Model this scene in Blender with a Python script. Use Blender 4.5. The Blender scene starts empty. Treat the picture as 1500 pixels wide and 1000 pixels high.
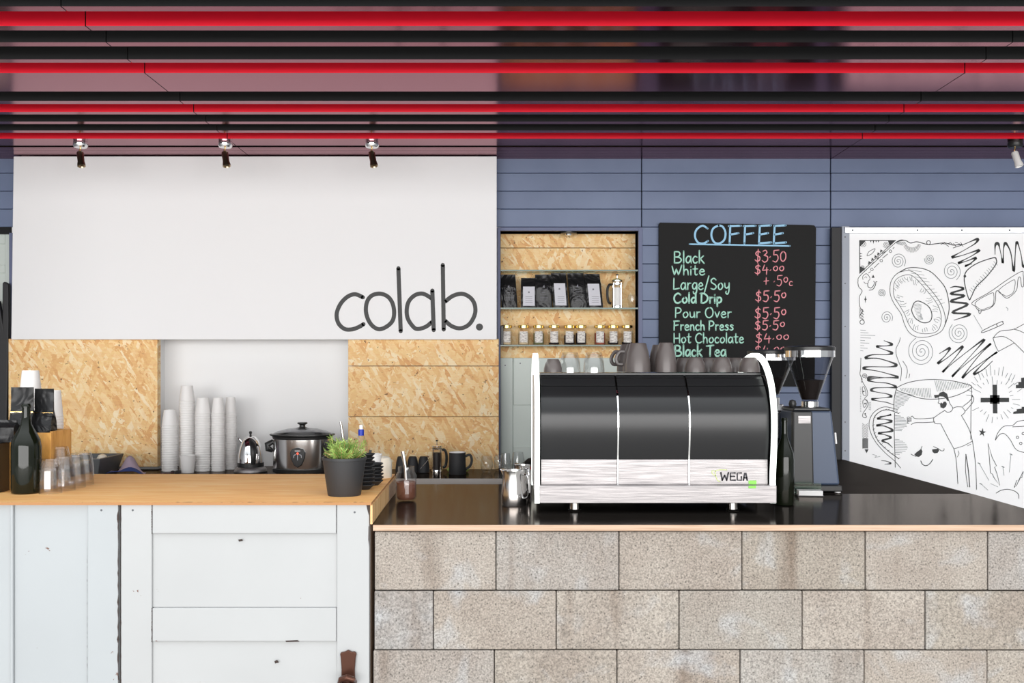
import bpy, bmesh, math, random
from mathutils import Vector, Matrix
R = random.Random(7)
SC = bpy.context.scene
COL = SC.collection
PI = math.pi
F = 1458.33; VX = 748.0; VY = 533.0; CZ = 1.5
# ------------------------------------------------------------------ camera
cam = bpy.data.cameras.new('camera'); cam.lens = 35; cam.sensor_width = 36
cam.shift_x = 2/1500; cam.shift_y = 33/1500
co = bpy.data.objects.new('camera', cam); COL.objects.link(co)
co.location = (0, 0, CZ); co.rotation_euler = (PI/2, 0, 0); SC.camera = co
# ------------------------------------------------------------------ light
w = bpy.data.worlds.new('world'); SC.world = w; w.use_nodes = True
bg = w.node_tree.nodes['Background']; bg.inputs[0].default_value = (0.93, 0.97, 1.0, 1); bg.inputs[1].default_value = 0.5
# overcast sky: the zenith about three times as bright as the horizon
wn = w.node_tree.nodes; wl_ = w.node_tree.links
wt = wn.new('ShaderNodeTexCoord'); wsx = wn.new('ShaderNodeSeparateXYZ'); wmr = wn.new('ShaderNodeMapRange')
wmr.inputs['To Min'].default_value = 0.5; wmr.inputs['To Max'].default_value = 2.9
wl_.new(wt.outputs['Generated'], wsx.inputs[0]); wl_.new(wsx.outputs['Z'], wmr.inputs['Value']); wl_.new(wmr.outputs[0], bg.inputs[1])
def area(name, loc, rot, sx, sy, power, color=(1, 1, 1)):
    l = bpy.data.lights.new(name, 'AREA'); l.shape = 'RECTANGLE'; l.size = sx; l.size_y = sy
    l.energy = power; l.color = color
    o = bpy.data.objects.new(name, l); COL.objects.link(o); o.location = loc; o.rotation_euler = rot
    return o
area('daylight_fill_strip', (0, -12, 2.1), (math.radians(90), 0, 0), 24, 4.0, 2350, (1.0, 0.985, 0.975))  # added strip behind the camera, a daylight stand-in that lifts the back wall
vs = SC.view_settings
SC.display_settings.display_device = 'sRGB'
vs.view_transform = 'Standard'; vs.look = 'None'; vs.gamma = 1; vs.use_curve_mapping = False
vs.exposure = 0.0
SC.cycles.transparent_max_bounces = 24

def srgb(r, g, b):
    return tuple(((c/255)/12.92 if c/255 <= .04045 else ((c/255+.055)/1.055)**2.4) for c in (r, g, b))
# ------------------------------------------------------------------ projection helpers (photo pixel on a plane -> metres)
def X(px, Y): return (px-VX)*Y/F
def Z(py, Y): return CZ-(py-VY)*Y/F
def stand(px, py, z):            # where something whose foot is seen at px,py stands on height z
    Y = F*(CZ-z)/(py-VY)
    return X(px, Y), Y, z
# ------------------------------------------------------------------ mesh builder
class MB:
    def __init__(s): s.v = []; s.f = []; s.m = []
    def face(s, idx, m=0): s.f.append(tuple(idx)); s.m.append(m)
    def box(s, x0, x1, y0, y1, z0, z1, m=0, front=None, bottom=None):
        b = len(s.v)
        for z in (z0, z1):
            s.v += [(x0, y0, z), (x1, y0, z), (x1, y1, z), (x0, y1, z)]
        for k, q in enumerate([(0, 3, 2, 1), (4, 5, 6, 7), (0, 1, 5, 4), (1, 2, 6, 5), (2, 3, 7, 6), (3, 0, 4, 7)]):
            mm = m
            if k == 2 and front is not None: mm = front
            if k == 0 and bottom is not None: mm = bottom
            s.face([b+i for i in q], mm)
        return s
    def quad_prism(s, pts, z0, z1, m=0):   # pts ccw in xy
        b = len(s.v); n = len(pts)
        s.v += [(x, y, z0) for x, y in pts] + [(x, y, z1) for x, y in pts]
        s.face([b+i for i in range(n)][::-1], m); s.face([b+n+i for i in range(n)], m)
        for i in range(n):
            j = (i+1) % n; s.face([b+i, b+j, b+n+j, b+n+i], m)
        return s
    def prism_x(s, pts, x0, x1, m=0):      # pts (y,z) outline extruded along x
        b = len(s.v); n = len(pts)
        s.v += [(x0, y, z) for y, z in pts] + [(x1, y, z) for y, z in pts]
        s.face([b+i for i in range(n)], m); s.face([b+n+i for i in range(n)][::-1], m)
        for i in range(n):
            j = (i+1) % n; s.face([b+j, b+i, b+n+i, b+n+j], m)
        return s
    def prism_y(s, pts, y0, y1, m=0):      # pts (x,z) outline extruded along y
        b = len(s.v); n = len(pts)
        s.v += [(x, y0, z) for x, z in pts] + [(x, y1, z) for x, z in pts]
        s.face([b+i for i in range(n)], m); s.face([b+n+i for i in range(n)][::-1], m)
        for i in range(n):
            j = (i+1) % n; s.face([b+j, b+i, b+n+i, b+n+j], m)
        return s
    def lathe(s, prof, seg=28, cx=0, cy=0, cz=0, m=0, sx=1, sy=1, facet=False):   # prof: (r,z)
        b = len(s.v); n = len(prof)
        rings = []
        for r, z in prof:
            if r < 1e-6:
                rings.append([len(s.v)]*seg); s.v.append((cx, cy, cz+z))
            else:
                k = len(s.v); rings.append([k+i for i in range(seg)])
                for i in range(seg):
                    a = 2*PI*i/seg; s.v.append((cx+r*math.cos(a)*sx, cy+r*math.sin(a)*sy, cz+z))
        for a, c in zip(rings, rings[1:]):
            for i in range(seg):
                j = (i+1) % seg
                q = [a[i], a[j], c[j], c[i]]
                u = []
                for t in q:
                    if t not in u: u.append(t)
                if len(u) > 2: s.face(u, m)
        return s
    def tube(s, pts, r, seg=8, m=0, cap=True, flat=1.0):
        pts = [Vector(p) for p in pts]; n = len(pts); b = len(s.v)
        rr = r if isinstance(r, (list, tuple)) else [r]*n
        up = None
        for i, p in enumerate(pts):
            t = (pts[min(i+1, n-1)]-pts[max(i-1, 0)]).normalized()
            if up is None:
                up = Vector((0, 0, 1)) if abs(t.z) < .9 else Vector((0, 1, 0))
            a = t.cross(up).normalized(); up2 = a.cross(t).normalized(); up = up2
            for k in range(seg):
                th = 2*PI*k/seg
                s.v.append(tuple(p+a*math.cos(th)*rr[i]+up2*math.sin(th)*rr[i]*flat))
        for i in range(n-1):
            for k in range(seg):
                l = (k+1) % seg
                s.face([b+i*seg+k, b+i*seg+l, b+(i+1)*seg+l, b+(i+1)*seg+k], m)
        if cap:
            s.face([b+k for k in range(seg)][::-1], m); s.face([b+(n-1)*seg+k for k in range(seg)], m)
        return s
    def ribbon(s, pts, w, Y, m=0, wmax=None, closed=False, smooth=True):
        """flat stroke on the plane y=Y; pts are (x,z) metres"""
        P = catmull(pts, closed) if smooth and len(pts) > 2 else [Vector(p) for p in pts]
        n = len(P)
        if n < 2: return s
        ws = []
        for i in range(n):
            ww = w
            if wmax:
                a = P[max(i-2, 0)]; c = P[min(i+2, n-1)]; q = P[i]
                d1 = (q-a); d2 = (c-q)
                if d1.length > 1e-7 and d2.length > 1e-7:
                    turn = abs(d1.angle(d2, 0.0)); ww = w+(wmax-w)*min(1, turn/.8)
            ws.append(ww)
        if wmax:
            ws = [sum(ws[max(0, i-2):i+3])/len(ws[max(0, i-2):i+3]) for i in range(n)]
        b = len(s.v)
        for i in range(n):
            if closed: t = P[(i+1) % n]-P[i-1]
            else: t = P[min(i+1, n-1)]-P[max(i-1, 0)]
            if t.length < 1e-9: t = Vector((1, 0))
            t.normalize(); nx, nz = -t.y, t.x; h = ws[i]/2
            s.v += [(P[i].x+nx*h, Y, P[i].y+nz*h), (P[i].x-nx*h, Y, P[i].y-nz*h)]
        for i in range(n-1 if not closed else n):
            j = (i+1) % n
            s.face([b+2*i, b+2*i+1, b+2*j+1, b+2*j], m)
        if not closed:
            for e in (0, n-1):
                s.disc(P[e].x, P[e].y, ws[e]/2, Y, m, 8)
        return s
    def disc(s, x, z, r, Y, m=0, seg=12):
        b = len(s.v)
        s.v += [(x+r*math.cos(2*PI*i/seg), Y, z+r*math.sin(2*PI*i/seg)) for i in range(seg)]
        s.face([b+i for i in range(seg)], m); return s
    def poly(s, pts, Y, m=0):
        b = len(s.v); s.v += [(x, Y, z) for x, z in pts]; s.face([b+i for i in range(len(pts))], m); return s
    def xf(s, M, start=0):
        s.v[start:] = [tuple(M @ Vector(v)) for v in s.v[start:]]; return s
    def mesh(s, name, mats, smooth=False):
        me = bpy.data.meshes.new(name); me.from_pydata(s.v, [], s.f)
        for mt in (mats if isinstance(mats, (list, tuple)) else [mats]): me.materials.append(mt)
        me.polygons.foreach_set('material_index', s.m)
        bm = bmesh.new(); bm.from_mesh(me); bmesh.ops.recalc_face_normals(bm, faces=bm.faces); bm.to_mesh(me); bm.free()
        if smooth:
            me.polygons.foreach_set('use_smooth', [True]*len(me.polygons))
            me.set_sharp_from_angle(angle=math.radians(38))
        me.update(); return me
    def obj(s, name, mats, parent=None, smooth=False, bevel=0, seg=2, loc=None):
        o = bpy.data.objects.new(name, s.mesh(name, mats, smooth)); COL.objects.link(o)
        if parent is not None: o.parent = parent
        if loc: o.location = loc
        if bevel:
            md = o.modifiers.new('bevel', 'BEVEL'); md.width = bevel; md.segments = seg; md.limit_method = 'ANGLE'; md.angle_limit = math.radians(40)
        return o
def catmull(pts, closed=False, k=6):
    P = [Vector(p) for p in pts]; n = len(P); out = []
    rng = range(n) if closed else range(n-1)
    for i in rng:
        p0 = P[(i-1) % n] if closed else P[max(i-1, 0)]
        p1 = P[i]; p2 = P[(i+1) % n]
        p3 = P[(i+2) % n] if closed else P[min(i+2, n-1)]
        for j in range(k):
            t = j/k
            out.append(.5*((2*p1)+(-p0+p2)*t+(2*p0-5*p1+4*p2-p3)*t*t+(-p0+3*p1-3*p2+p3)*t**3))
    if not closed: out.append(P[-1])
    return out
def empty(name, loc=(0, 0, 0), rz=0):
    o = bpy.data.objects.new(name, None); o.empty_display_size = .05; COL.objects.link(o)
    o.location = loc; o.rotation_euler = (0, 0, rz); return o
def tag(o, label=None, cat=None, group=None, kind=None):
    if label: o['label'] = label
    if cat: o['category'] = cat
    if group: o['group'] = group
    if kind: o['kind'] = kind
    return o
def thing(name, label, cat, loc=(0, 0, 0), rz=0, group=None): return tag(empty(name, loc, rz), label, cat, group)
KIDS = {}
def copy_tree(o, parent=None):
    c = o.copy(); COL.objects.link(c)
    if parent is not None: c.parent = parent
    for ch in [x for x in list(bpy.data.objects) if x.parent == o]: copy_tree(ch, c)
    return c
def dup(o, loc, rz, label, group=None):
    c = copy_tree(o); c.location = loc; c.rotation_euler = (0, 0, rz); c['label'] = label
    if group: c['group'] = group
    elif 'group' in c: del c['group']
    return c
# ------------------------------------------------------------------ materials
def mat(name, color=(.8, .8, .8), rough=.5, metal=0, **kw):
    m = bpy.data.materials.new(name); m.use_nodes = True
    b = m.node_tree.nodes['Principled BSDF']
    b.inputs['Base Color'].default_value = (*color, 1); b.inputs['Roughness'].default_value = rough; b.inputs['Metallic'].default_value = metal
    for k, v in kw.items():
        b.inputs[k.replace('_', ' ')].default_value = v
    return m
class NT:
    def __init__(s, m):
        s.t = m.node_tree; s.n = s.t.nodes; s.b = s.n['Principled BSDF']
    def new(s, typ, **kw):
        x = s.n.new(typ)
        for k, v in kw.items(): setattr(x, k, v)
        return x
    def link(s, a, b): s.t.links.new(a, b)
    def coord(s, scale=(1, 1, 1), rot=(0, 0, 0), obj=True):
        tc = s.new('ShaderNodeTexCoord'); mp = s.new('ShaderNodeMapping')
        mp.inputs['Scale'].default_value = scale; mp.inputs['Rotation'].default_value = rot
        s.link(tc.outputs['Object' if obj else 'Generated'], mp.inputs['Vector'])
        oi = s.new('ShaderNodeObjectInfo'); ml = s.new('ShaderNodeMath', operation='MULTIPLY'); ml.inputs[1].default_value = 37.0
        s.link(oi.outputs['Random'], ml.inputs[0])
        va = s.new('ShaderNodeVectorMath', operation='ADD'); s.link(mp.outputs[0], va.inputs[0]); s.link(ml.outputs[0], va.inputs[1])
        return va.outputs[0]
    def noise(s, vec, scale=5, detail=4, rough=.5, dist=0):
        x = s.new('ShaderNodeTexNoise'); x.inputs['Scale'].default_value = scale; x.inputs['Detail'].default_value = detail
        x.inputs['Roughness'].default_value = rough; x.inputs['Distortion'].default_value = dist
        s.link(vec, x.inputs['Vector']); return x.outputs['Fac']
    def vor(s, vec, scale=5, out='Color', feature='F1'):
        x = s.new('ShaderNodeTexVoronoi', feature=feature); x.inputs['Scale'].default_value = scale
        s.link(vec, x.inputs['Vector']); return x.outputs[out]
    def ramp(s, fac, stops, interp='LINEAR'):
        x = s.new('ShaderNodeValToRGB'); e = x.color_ramp; e.interpolation = interp
        while len(e.elements) < len(stops): e.elements.new(.5)
        for el, (p, c) in zip(e.elements, stops):
            el.position = p; el.color = (*c, 1) if len(c) == 3 else c
        s.link(fac, x.inputs[0]); return x.outputs[0]
    def mix(s, fac, a, b, mode='MIX'):
        x = s.new('ShaderNodeMix', data_type='RGBA', blend_type=mode)
        for i, v in ((0, fac), (6, a), (7, b)):
            if isinstance(v, (int, float)): x.inputs[i].default_value = v
            elif isinstance(v, tuple): x.inputs[i].default_value = (*v, 1)
            else: s.link(v, x.inputs[i])
        return x.outputs[2]
    def color(s, c): s.link(c, s.b.inputs['Base Color'])
    def bump(s, h, strength=.3, dist=.002):
        x = s.new('ShaderNodeBump'); x.inputs['Strength'].default_value = strength; x.inputs['Distance'].default_value = dist
        s.link(h, x.inputs['Height']); s.link(x.outputs[0], s.b.inputs['Normal'])
g1 = lambda v: (v, v, v)
def osb(name='osb_board'):
    m = mat(name, rough=.6); t = NT(m)
    cols = [(0, srgb(214, 160, 106)), (.2, srgb(230, 182, 128)), (.5, srgb(238, 198, 146)), (.8, srgb(243, 208, 162)), (1, srgb(250, 228, 196))]
    outs = []
    for k, (rot, sc) in enumerate([(.2, (8, 8, 34)), (-.55, (10, 10, 46)), (1.2, (11, 11, 50)), (-1.0, (14, 14, 60))]):
        v0_ = t.coord((1, 1, 1), (0, rot, 0)); mp = t.new('ShaderNodeMapping'); mp.inputs['Scale'].default_value = sc; t.link(v0_, mp.inputs['Vector']); v = mp.outputs[0]
        # jitter edges of flakes
        nz = t.new('ShaderNodeTexNoise'); nz.inputs['Scale'].default_value = 1.2; nz.inputs['Detail'].default_value = 3
        t.link(v, nz.inputs['Vector'])
        ad = t.new('ShaderNodeMix', data_type='VECTOR'); ad.inputs[0].default_value = .25
        t.link(v, ad.inputs[4]); 
        va = t.new('ShaderNodeVectorMath', operation='MULTIPLY_ADD'); t.link(nz.outputs['Color'], va.inputs[0]); va.inputs[1].default_value = (1.4, 1.4, 1.4); t.link(v, va.inputs[2])
        c = t.vor(va.outputs[0], 1.0)
        sp = t.new('ShaderNodeSeparateColor'); t.link(c, sp.inputs[0])
        outs.append((t.ramp(sp.outputs[0], cols), sp.outputs[1]))
    v0 = t.coord((1, 1, 1))
    c = outs[0][0]
    for k in (1, 2, 3):
        n = t.noise(v0, 5+3*k, 3, .6, .6)
        # choose by flake's own second random so layers have flake-shaped outlines
        ad = t.new('ShaderNodeMath', operation='ADD'); t.link(n, ad.inputs[0]); t.link(outs[k][1], ad.inputs[1])
        msk = t.ramp(ad.outputs[0], [(0, g1(0)), (.999, g1(0)), (1, g1(1))] if 0 else [(.0, g1(0)), (.98, g1(0)), (1.0, g1(1))], 'CONSTANT')
        gt = t.new('ShaderNodeMath', operation='GREATER_THAN'); gt.inputs[1].default_value = 1.0+.03*k; t.link(ad.outputs[0], gt.inputs[0])
        c = t.mix(gt.outputs[0], c, outs[k][0])
    fine = t.noise(t.coord((30, 30, 160)), 1, 3, .6)
    c = t.mix(.3, c, t.ramp(fine, [(.3, srgb(200, 165, 130)), (.6, srgb(250, 225, 190))]), 'OVERLAY')
    spec = t.noise(v0, 55, 2, .6)
    c = t.mix(t.ramp(spec, [(.0, g1(1)), (.27, g1(1)), (.31, g1(0))]), c, srgb(120, 80, 45))
    big = t.noise(v0, 6, 4, .6, 1)
    c = t.mix(t.ramp(big, [(.56, g1(0)), (.75, g1(.4))]), c, srgb(222, 168, 114))
    t.color(c); t.bump(t.noise(v0, 60, 3), .15, .002)
    return m
M = {}
M['osb'] = osb()
def painted_door(name, base, chip, amt, rust=None):
    m = mat(name, base, .45); t = NT(m); v = t.coord((1, 1, 1))
    n = t.noise(v, 3, 4); c = t.mix(t.ramp(n, [(.35, g1(0)), (.7, g1(.6))]), base, tuple(x*.93 for x in base))
    st = t.noise(t.coord((6, 6, 40)), 1, 3)
    chips = t.noise(v, 17, 5, .62, .4)
    c = t.mix(t.ramp(chips, [(0, g1(1)), (amt, g1(1)), (amt+.006, g1(0))]), c, chip)
    t.color(c); t.bump(t.noise(v, 40, 3), .08, .001); return m
M['door_white'] = painted_door('old_white_paint', srgb(176, 177, 177), srgb(110, 80, 70), .285)
M['door_white2'] = painted_door('old_grey_white_paint', srgb(170, 174, 176), srgb(110, 80, 70), .285)
M['door_mint'] = painted_door('old_pale_mint_paint', srgb(205, 214, 208), srgb(55, 50, 48), .30)
def block():
    m = mat('concrete_block', rough=.9); t = NT(m); v = t.coord((1, 1, 1)); oi = t.new('ShaderNodeObjectInfo')
    base = t.ramp(oi.outputs['Random'], [(0, srgb(152, 149, 146)), (.3, srgb(156, 147, 137)), (.55, srgb(162, 154, 145)), (.8, srgb(146, 138, 127)), (1, srgb(164, 161, 157))])
    n = t.noise(v, 4.5, 5, .6)
    c = t.mix(t.ramp(n, [(.35, g1(0)), (.75, g1(.75))]), base, srgb(134, 122, 112))
    st = t.noise(t.coord((5, 5, .7)), 1.6, 3, .5)
    c = t.mix(t.ramp(st, [(.60, g1(0)), (.76, g1(.6))]), c, srgb(98, 78, 62))
    wh = t.noise(v, 7, 3, .5, .5)
    c = t.mix(t.ramp(wh, [(.55, g1(0)), (.75, g1(.6))]), c, srgb(168, 170, 172))
    g = t.noise(v, 170, 2, .7)
    c = t.mix(.75, c, t.ramp(g, [(.28, g1(.18)), (.5, g1(.5)), (.72, g1(.8))]), 'OVERLAY')
    pit = t.vor(v, 62, 'Distance')
    c = t.mix(t.ramp(pit, [(0, g1(.85)), (.13, g1(.6)), (.2, g1(0))]), c, srgb(78, 72, 68))
    t.color(c); t.bump(g, .5, .003); return m
M['block'] = block()
def wood(name, c0, c1, c2, rough=.4, sc=(2.2, 16, 16), rot=(0, 0, 0)):
    m = mat(name, rough=rough); t = NT(m); v = t.coord(sc, rot)
    n = t.noise(v, 1.5, 5, .6, 1.2); c = t.ramp(n, [(.25, c0), (.5, c1), (.75, c2)])
    f = t.noise(t.coord((sc[0]*3, sc[1]*6, sc[2]*6), rot), 1.5, 3)
    c = t.mix(.35, c, t.ramp(f, [(.3, g1(.35)), (.7, g1(.62))]), 'OVERLAY')
    t.color(c); t.b.inputs['Specular IOR Level'].default_value = .2; return m
M['counter_wood'] = wood('varnished_ply', srgb(238, 170, 100), srgb(248, 190, 120), srgb(252, 206, 145), .6)
M['end_wood'] = wood('ply_end', srgb(190, 142, 90), srgb(226, 184, 130), srgb(240, 208, 160), .5, (16, 16, 1.4))
M['ply_edge'] = wood('ply_edge', srgb(172, 140, 116), srgb(196, 166, 142), srgb(208, 182, 160), .6, (2, 30, 90))
M['sheet_edge'] = mat('sheet_edge', srgb(176, 126, 80), .7)
M['box_wood'] = wood('box_wood', srgb(176, 124, 58), srgb(214, 160, 88), srgb(232, 182, 112), .5, (9, 9, 3))
def blue():
    m = mat('blue_grey_paint', srgb(112, 122, 148), .5); t = NT(m); v = t.coord((1, 1, 1))
    n = t.noise(v, 2.5, 4); t.color(t.ramp(n, [(.3, srgb(96, 110, 140)), (.7, srgb(110, 124, 154))]))
    t.bump(t.noise(t.coord((3, 3, 60)), 1, 3), .1, .001); return m
M['blue'] = blue()
M['blue_trim'] = mat('blue_trim_paint', srgb(98, 106, 138), .5)
M['dark_gap'] = mat('dark_gap', (.012, .012, .013), .9)
M['black'] = mat('black_plastic', (.018, .018, .018), .35)
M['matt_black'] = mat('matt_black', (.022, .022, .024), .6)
M['pot'] = mat('charcoal_pot', (.03, .031, .034), .55)
M['white'] = mat('white_paint', srgb(240, 240, 241), .5)
M['white_gloss'] = mat('white_card', srgb(244, 242, 240), .45)
M['recess_white'] = mat('recess_white', srgb(238, 238, 238), .5)
M['red'] = mat('red_ceiling_paint', srgb(250, 22, 50), .5, Specular_IOR_Level=.3)
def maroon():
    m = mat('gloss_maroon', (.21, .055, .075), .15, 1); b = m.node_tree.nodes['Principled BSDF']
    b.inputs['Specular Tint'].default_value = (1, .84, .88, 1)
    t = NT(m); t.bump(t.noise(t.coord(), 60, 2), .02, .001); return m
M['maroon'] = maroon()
def laminate(name, base, gloss, rough):
    m = bpy.data.materials.new(name); m.use_nodes = True; n = m.node_tree.nodes; n.clear(); L = m.node_tree.links
    o = n.new('ShaderNodeOutputMaterial'); df = n.new('ShaderNodeBsdfDiffuse'); gl = n.new('ShaderNodeBsdfGlossy'); fr = n.new('ShaderNodeFresnel'); mx = n.new('ShaderNodeMixShader')
    tc = n.new('ShaderNodeTexCoord'); nz = n.new('ShaderNodeTexNoise'); nz.inputs['Scale'].default_value = 5; nz.inputs['Detail'].default_value = 5; mr = n.new('ShaderNodeMapRange')
    mr.inputs['To Min'].default_value = rough*.6; mr.inputs['To Max'].default_value = rough*1.5; L.new(tc.outputs['Object'], nz.inputs['Vector']); L.new(nz.outputs['Fac'], mr.inputs['Value']); L.new(mr.outputs[0], gl.inputs['Roughness'])
    df.inputs[0].default_value = (*base, 1); gl.inputs[0].default_value = (*gloss, 1); fr.inputs[0].default_value = 1.45
    L.new(fr.outputs[0], mx.inputs[0]); L.new(df.outputs[0], mx.inputs[1]); L.new(gl.outputs[0], mx.inputs[2]); L.new(mx.outputs[0], o.inputs[0]); return m
M['counter_black'] = laminate('dark_laminate', (.02, .017, .015), (.44, .40, .37), .12)
M['counter_brown'] = laminate('matt_brown_laminate', (.045, .035, .03), (.12, .11, .1), .4)
def steel(name, rough=.22, col=(.78, .77, .76), sc=None):
    m = mat(name, col, rough, 1)
    if sc:
        t = NT(m); t.link(t.ramp(t.noise(t.coord(sc), 3, 3), [(.3, g1(rough*.7)), (.7, g1(rough*1.5))]), t.b.inputs['Roughness'])
    return m
M['steel'] = steel('stainless_steel', .18)
M['brushed'] = steel('brushed_steel', .42, (.35, .33, .33), (3, 3, 120))
M['brushed_pale'] = mat('pale_brushed_steel', (.55, .52, .5), .35, .6)
M['chrome'] = steel('chrome', .05, (.85, .85, .85))
M['rail_grey'] = mat('rail_grey', srgb(150, 156, 168), .4)
M['brass'] = steel('brass', .2, (.75, .5, .22))
M['gold'] = steel('gold_lid', .25, (.8, .62, .25))
M['aluminium'] = steel('aluminium_frame', .3, (.7, .72, .75))
def glass(name, tint=(1, 1, 1), rough=0.0, ior=1.5, base_t=.9):
    """thin clear glass: straight-through transparency plus fresnel gloss"""
    m = bpy.data.materials.new(name); m.use_nodes = True; n = m.node_tree.nodes; n.clear(); L = m.node_tree.links
    o = n.new('ShaderNodeOutputMaterial'); tr = n.new('ShaderNodeBsdfTransparent'); gl = n.new('ShaderNodeBsdfGlossy')
    tr.inputs[0].default_value = (*[c*base_t for c in tint], 1); gl.inputs['Roughness'].default_value = .03+rough
    fr = n.new('ShaderNodeFresnel'); ge = n.new('ShaderNodeNewGeometry'); mr = n.new('ShaderNodeMapRange')
    mr.inputs['To Min'].default_value = ior; mr.inputs['To Max'].default_value = 1/ior; L.new(ge.outputs['Backfacing'], mr.inputs['Value']); L.new(mr.outputs[0], fr.inputs[0]); mx = n.new('ShaderNodeMixShader')
    L.new(fr.outputs[0], mx.inputs[0]); L.new(tr.outputs[0], mx.inputs[1]); L.new(gl.outputs[0], mx.inputs[2]); L.new(mx.outputs[0], o.inputs[0])
    return m
M['glass'] = glass('clear_glass', base_t=.97, ior=1.6)
M['shelf_glass'] = glass('green_edged_glass', (.75, .9, .82), base_t=.9)
M['shelf_edge'] = mat('glass_shelf_edge', srgb(46, 84, 66), .15)
M['tumbler'] = glass('tumbler_glass', ior=1.95, base_t=.97, rough=.05)
M['bottle'] = mat('dark_green_glass', (.006, .008, .004), .06, Specular_IOR_Level=.35)
M['hopper'] = glass('hopper_acrylic', (.8, .8, .82), base_t=.85)
M['beans'] = mat('coffee_beans', (.02, .012, .009), .5)
M['foil'] = mat('black_foil', (.014, .014, .015), .3, Specular_IOR_Level=.3)
t = NT(M['foil']); t.bump(t.noise(t.coord(), 9, 2, .5, 1.5), .6, .03)
M['chalk_green'] = mat('green_chalk', srgb(176, 226, 208), .8)
M['chalk_blue'] = mat('blue_chalk', srgb(160, 208, 238), .8)
M['chalk_pink'] = mat('pink_chalk', srgb(232, 150, 158), .8)
M['ink'] = mat('black_ink', (.012, .014, .015), .5)
M['ink_grey'] = mat('thin_grey_ink', srgb(105, 112, 115), .6)
M['sign_ink'] = mat('sign_black_paint', (.022, .022, .022), .5)
M['board'] = mat('blackboard_paint', (.022, .022, .022), .8, Specular_IOR_Level=.15)
M['mural'] = mat('mural_white', srgb(250, 250, 251), .5)
M['grey_cup'] = mat('grey_stoneware', srgb(92, 84, 82), .3)
M['led'] = mat('lit_white_acrylic', (.9, .95, .92), .3); b = M['led'].node_tree.nodes['Principled BSDF']
b.inputs['Emission Color'].default_value = (.93, 1, .95, 1); b.inputs['Emission Strength'].default_value = 1.6
M['machine_black'] = mat('machine_black', (.016, .016, .017), .22, Specular_IOR_Level=.35)
M['blue_metal'] = mat('blue_grey_metal', srgb(70, 82, 104), .4)
M['green'] = mat('leaf_green', srgb(120, 160, 60), .5)
t = NT(M['green']); t.color(t.ramp(t.noise(t.coord(), 40, 2), [(.3, srgb(110, 150, 60)), (.7, srgb(190, 212, 120))]))
M['soil'] = mat('soil', (.03, .02, .015), .9)
M['bronze'] = mat('brown_bronze', srgb(86, 54, 42), .28, .6)
M['cloth_blue'] = mat('blue_cloth', srgb(50, 66, 120), .9)
M['cloth'] = mat('lilac_cloth', srgb(178, 160, 178), .9)
M['tray'] = mat('dark_tray', srgb(80, 82, 84), .4)
M['cocoa'] = mat('cocoa_powder', srgb(120, 72, 52), .9)
M['blue_cap'] = mat('blue_cap', srgb(20, 50, 170), .4)
M['milky'] = mat('milky_plastic', srgb(236, 226, 208), .4)
M['screw'] = mat('screw_grey', srgb(90, 92, 95), .4, .7)
M['green_sticker'] = mat('green_sticker', srgb(130, 205, 80), .5)
M['logo_green'] = mat('logo_green', srgb(190, 205, 120), .5)
M['logo_ink'] = mat('logo_ink', srgb(35, 32, 40), .5)
M['red_bit'] = mat('red_plastic', srgb(200, 30, 30), .4)
M['led_red'] = mat('red_indicator', srgb(220, 60, 40), .4); b = M['led_red'].node_tree.nodes['Principled BSDF']; b.inputs['Emission Color'].default_value = (1, .15, .08, 1); b.inputs['Emission Strength'].default_value = 1.0
M['label_grey'] = mat('label_grey', srgb(208, 208, 216), .6)
M['label_print'] = mat('label_print', srgb(120, 120, 128), .6)
M['lime'] = mat('lime_skin', srgb(190, 205, 110), .4)
M['floor'] = mat('concrete_floor', srgb(190, 188, 184), .6)
t = NT(M['floor']); t.color(t.ramp(t.noise(t.coord(), 3, 5), [(.3, srgb(160, 157, 152)), (.7, srgb(176, 173, 168))]))
M['side_wall'] = mat('side_wall_paint', srgb(190, 192, 196), .6)

# ================================================================== SETTING
YW = 5.389; YF = 3.17; ZL = 1.06; ZR = .99; ZB = .937; ZC = 2.61
pav = MB().box(-16, 16, -26, -3, -.15, -.03).obj('pavement', M['floor']); tag(pav, kind='structure')
floor = MB().box(-3.5, 4.3, -3, 5.66, -.1, 0).obj('floor', M['floor']); tag(floor, kind='structure')
# back wall core with its openings
wb = tag(empty('wall_back'), kind='structure')
core = [(X(-260, YW), X(-60, YW), 0, ZC+.2), (X(-60, YW), X(15, YW), Z(341, YW), ZC+.2), (X(15, YW), X(231, YW), 0, ZC+.2),
        (X(231, YW), X(510, YW), Z(490, YW), ZC+.2), (X(510, YW), X(733, YW), 0, ZC+.2), (X(733, YW), X(935, YW), Z(338, YW), ZC+.2), (X(935, YW), 4.3, 0, ZC+.2)]
for a, b_, c, d in core:
    MB().box(a, b_, YW+.018, YW+.16, c, d).obj('wall_core', M['recess_white'] if X(15, YW)-.01 < a < X(600, YW) else M['dark_gap'], wb)
MB().box(-3.5, 4.3, YW+.16, YW+.2, 0, ZC+.2).obj('back_lining', M['dark_gap'], wb)
rows = [226, 253.3, 279.8, 306, 332.3]
while rows[-1] < 760: rows.append(rows[-1]+27.0)
def weatherboards(px0, px1, r0, r1):
    for a, c in zip(rows[r0:], rows[r0+1:r1+1]):
        x0, x1 = X(px0, YW)+.0025, X(px1, YW)-.0025
        z1, z0 = Z(a, YW)-.0015, Z(c, YW)+.0015
        lean = .004
        MB().prism_x([(YW+lean, z0), (YW+.018, z0), (YW+.018, z1), (YW+lean*0, z1)][::-1], x0, x1).obj('weatherboard', M['blue'], wb, bevel=.002, seg=1)
weatherboards(-260, 30, 0, 4)
weatherboards(700, 940, 0, 4)
weatherboards(940, 1217, 0, 20)
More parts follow.
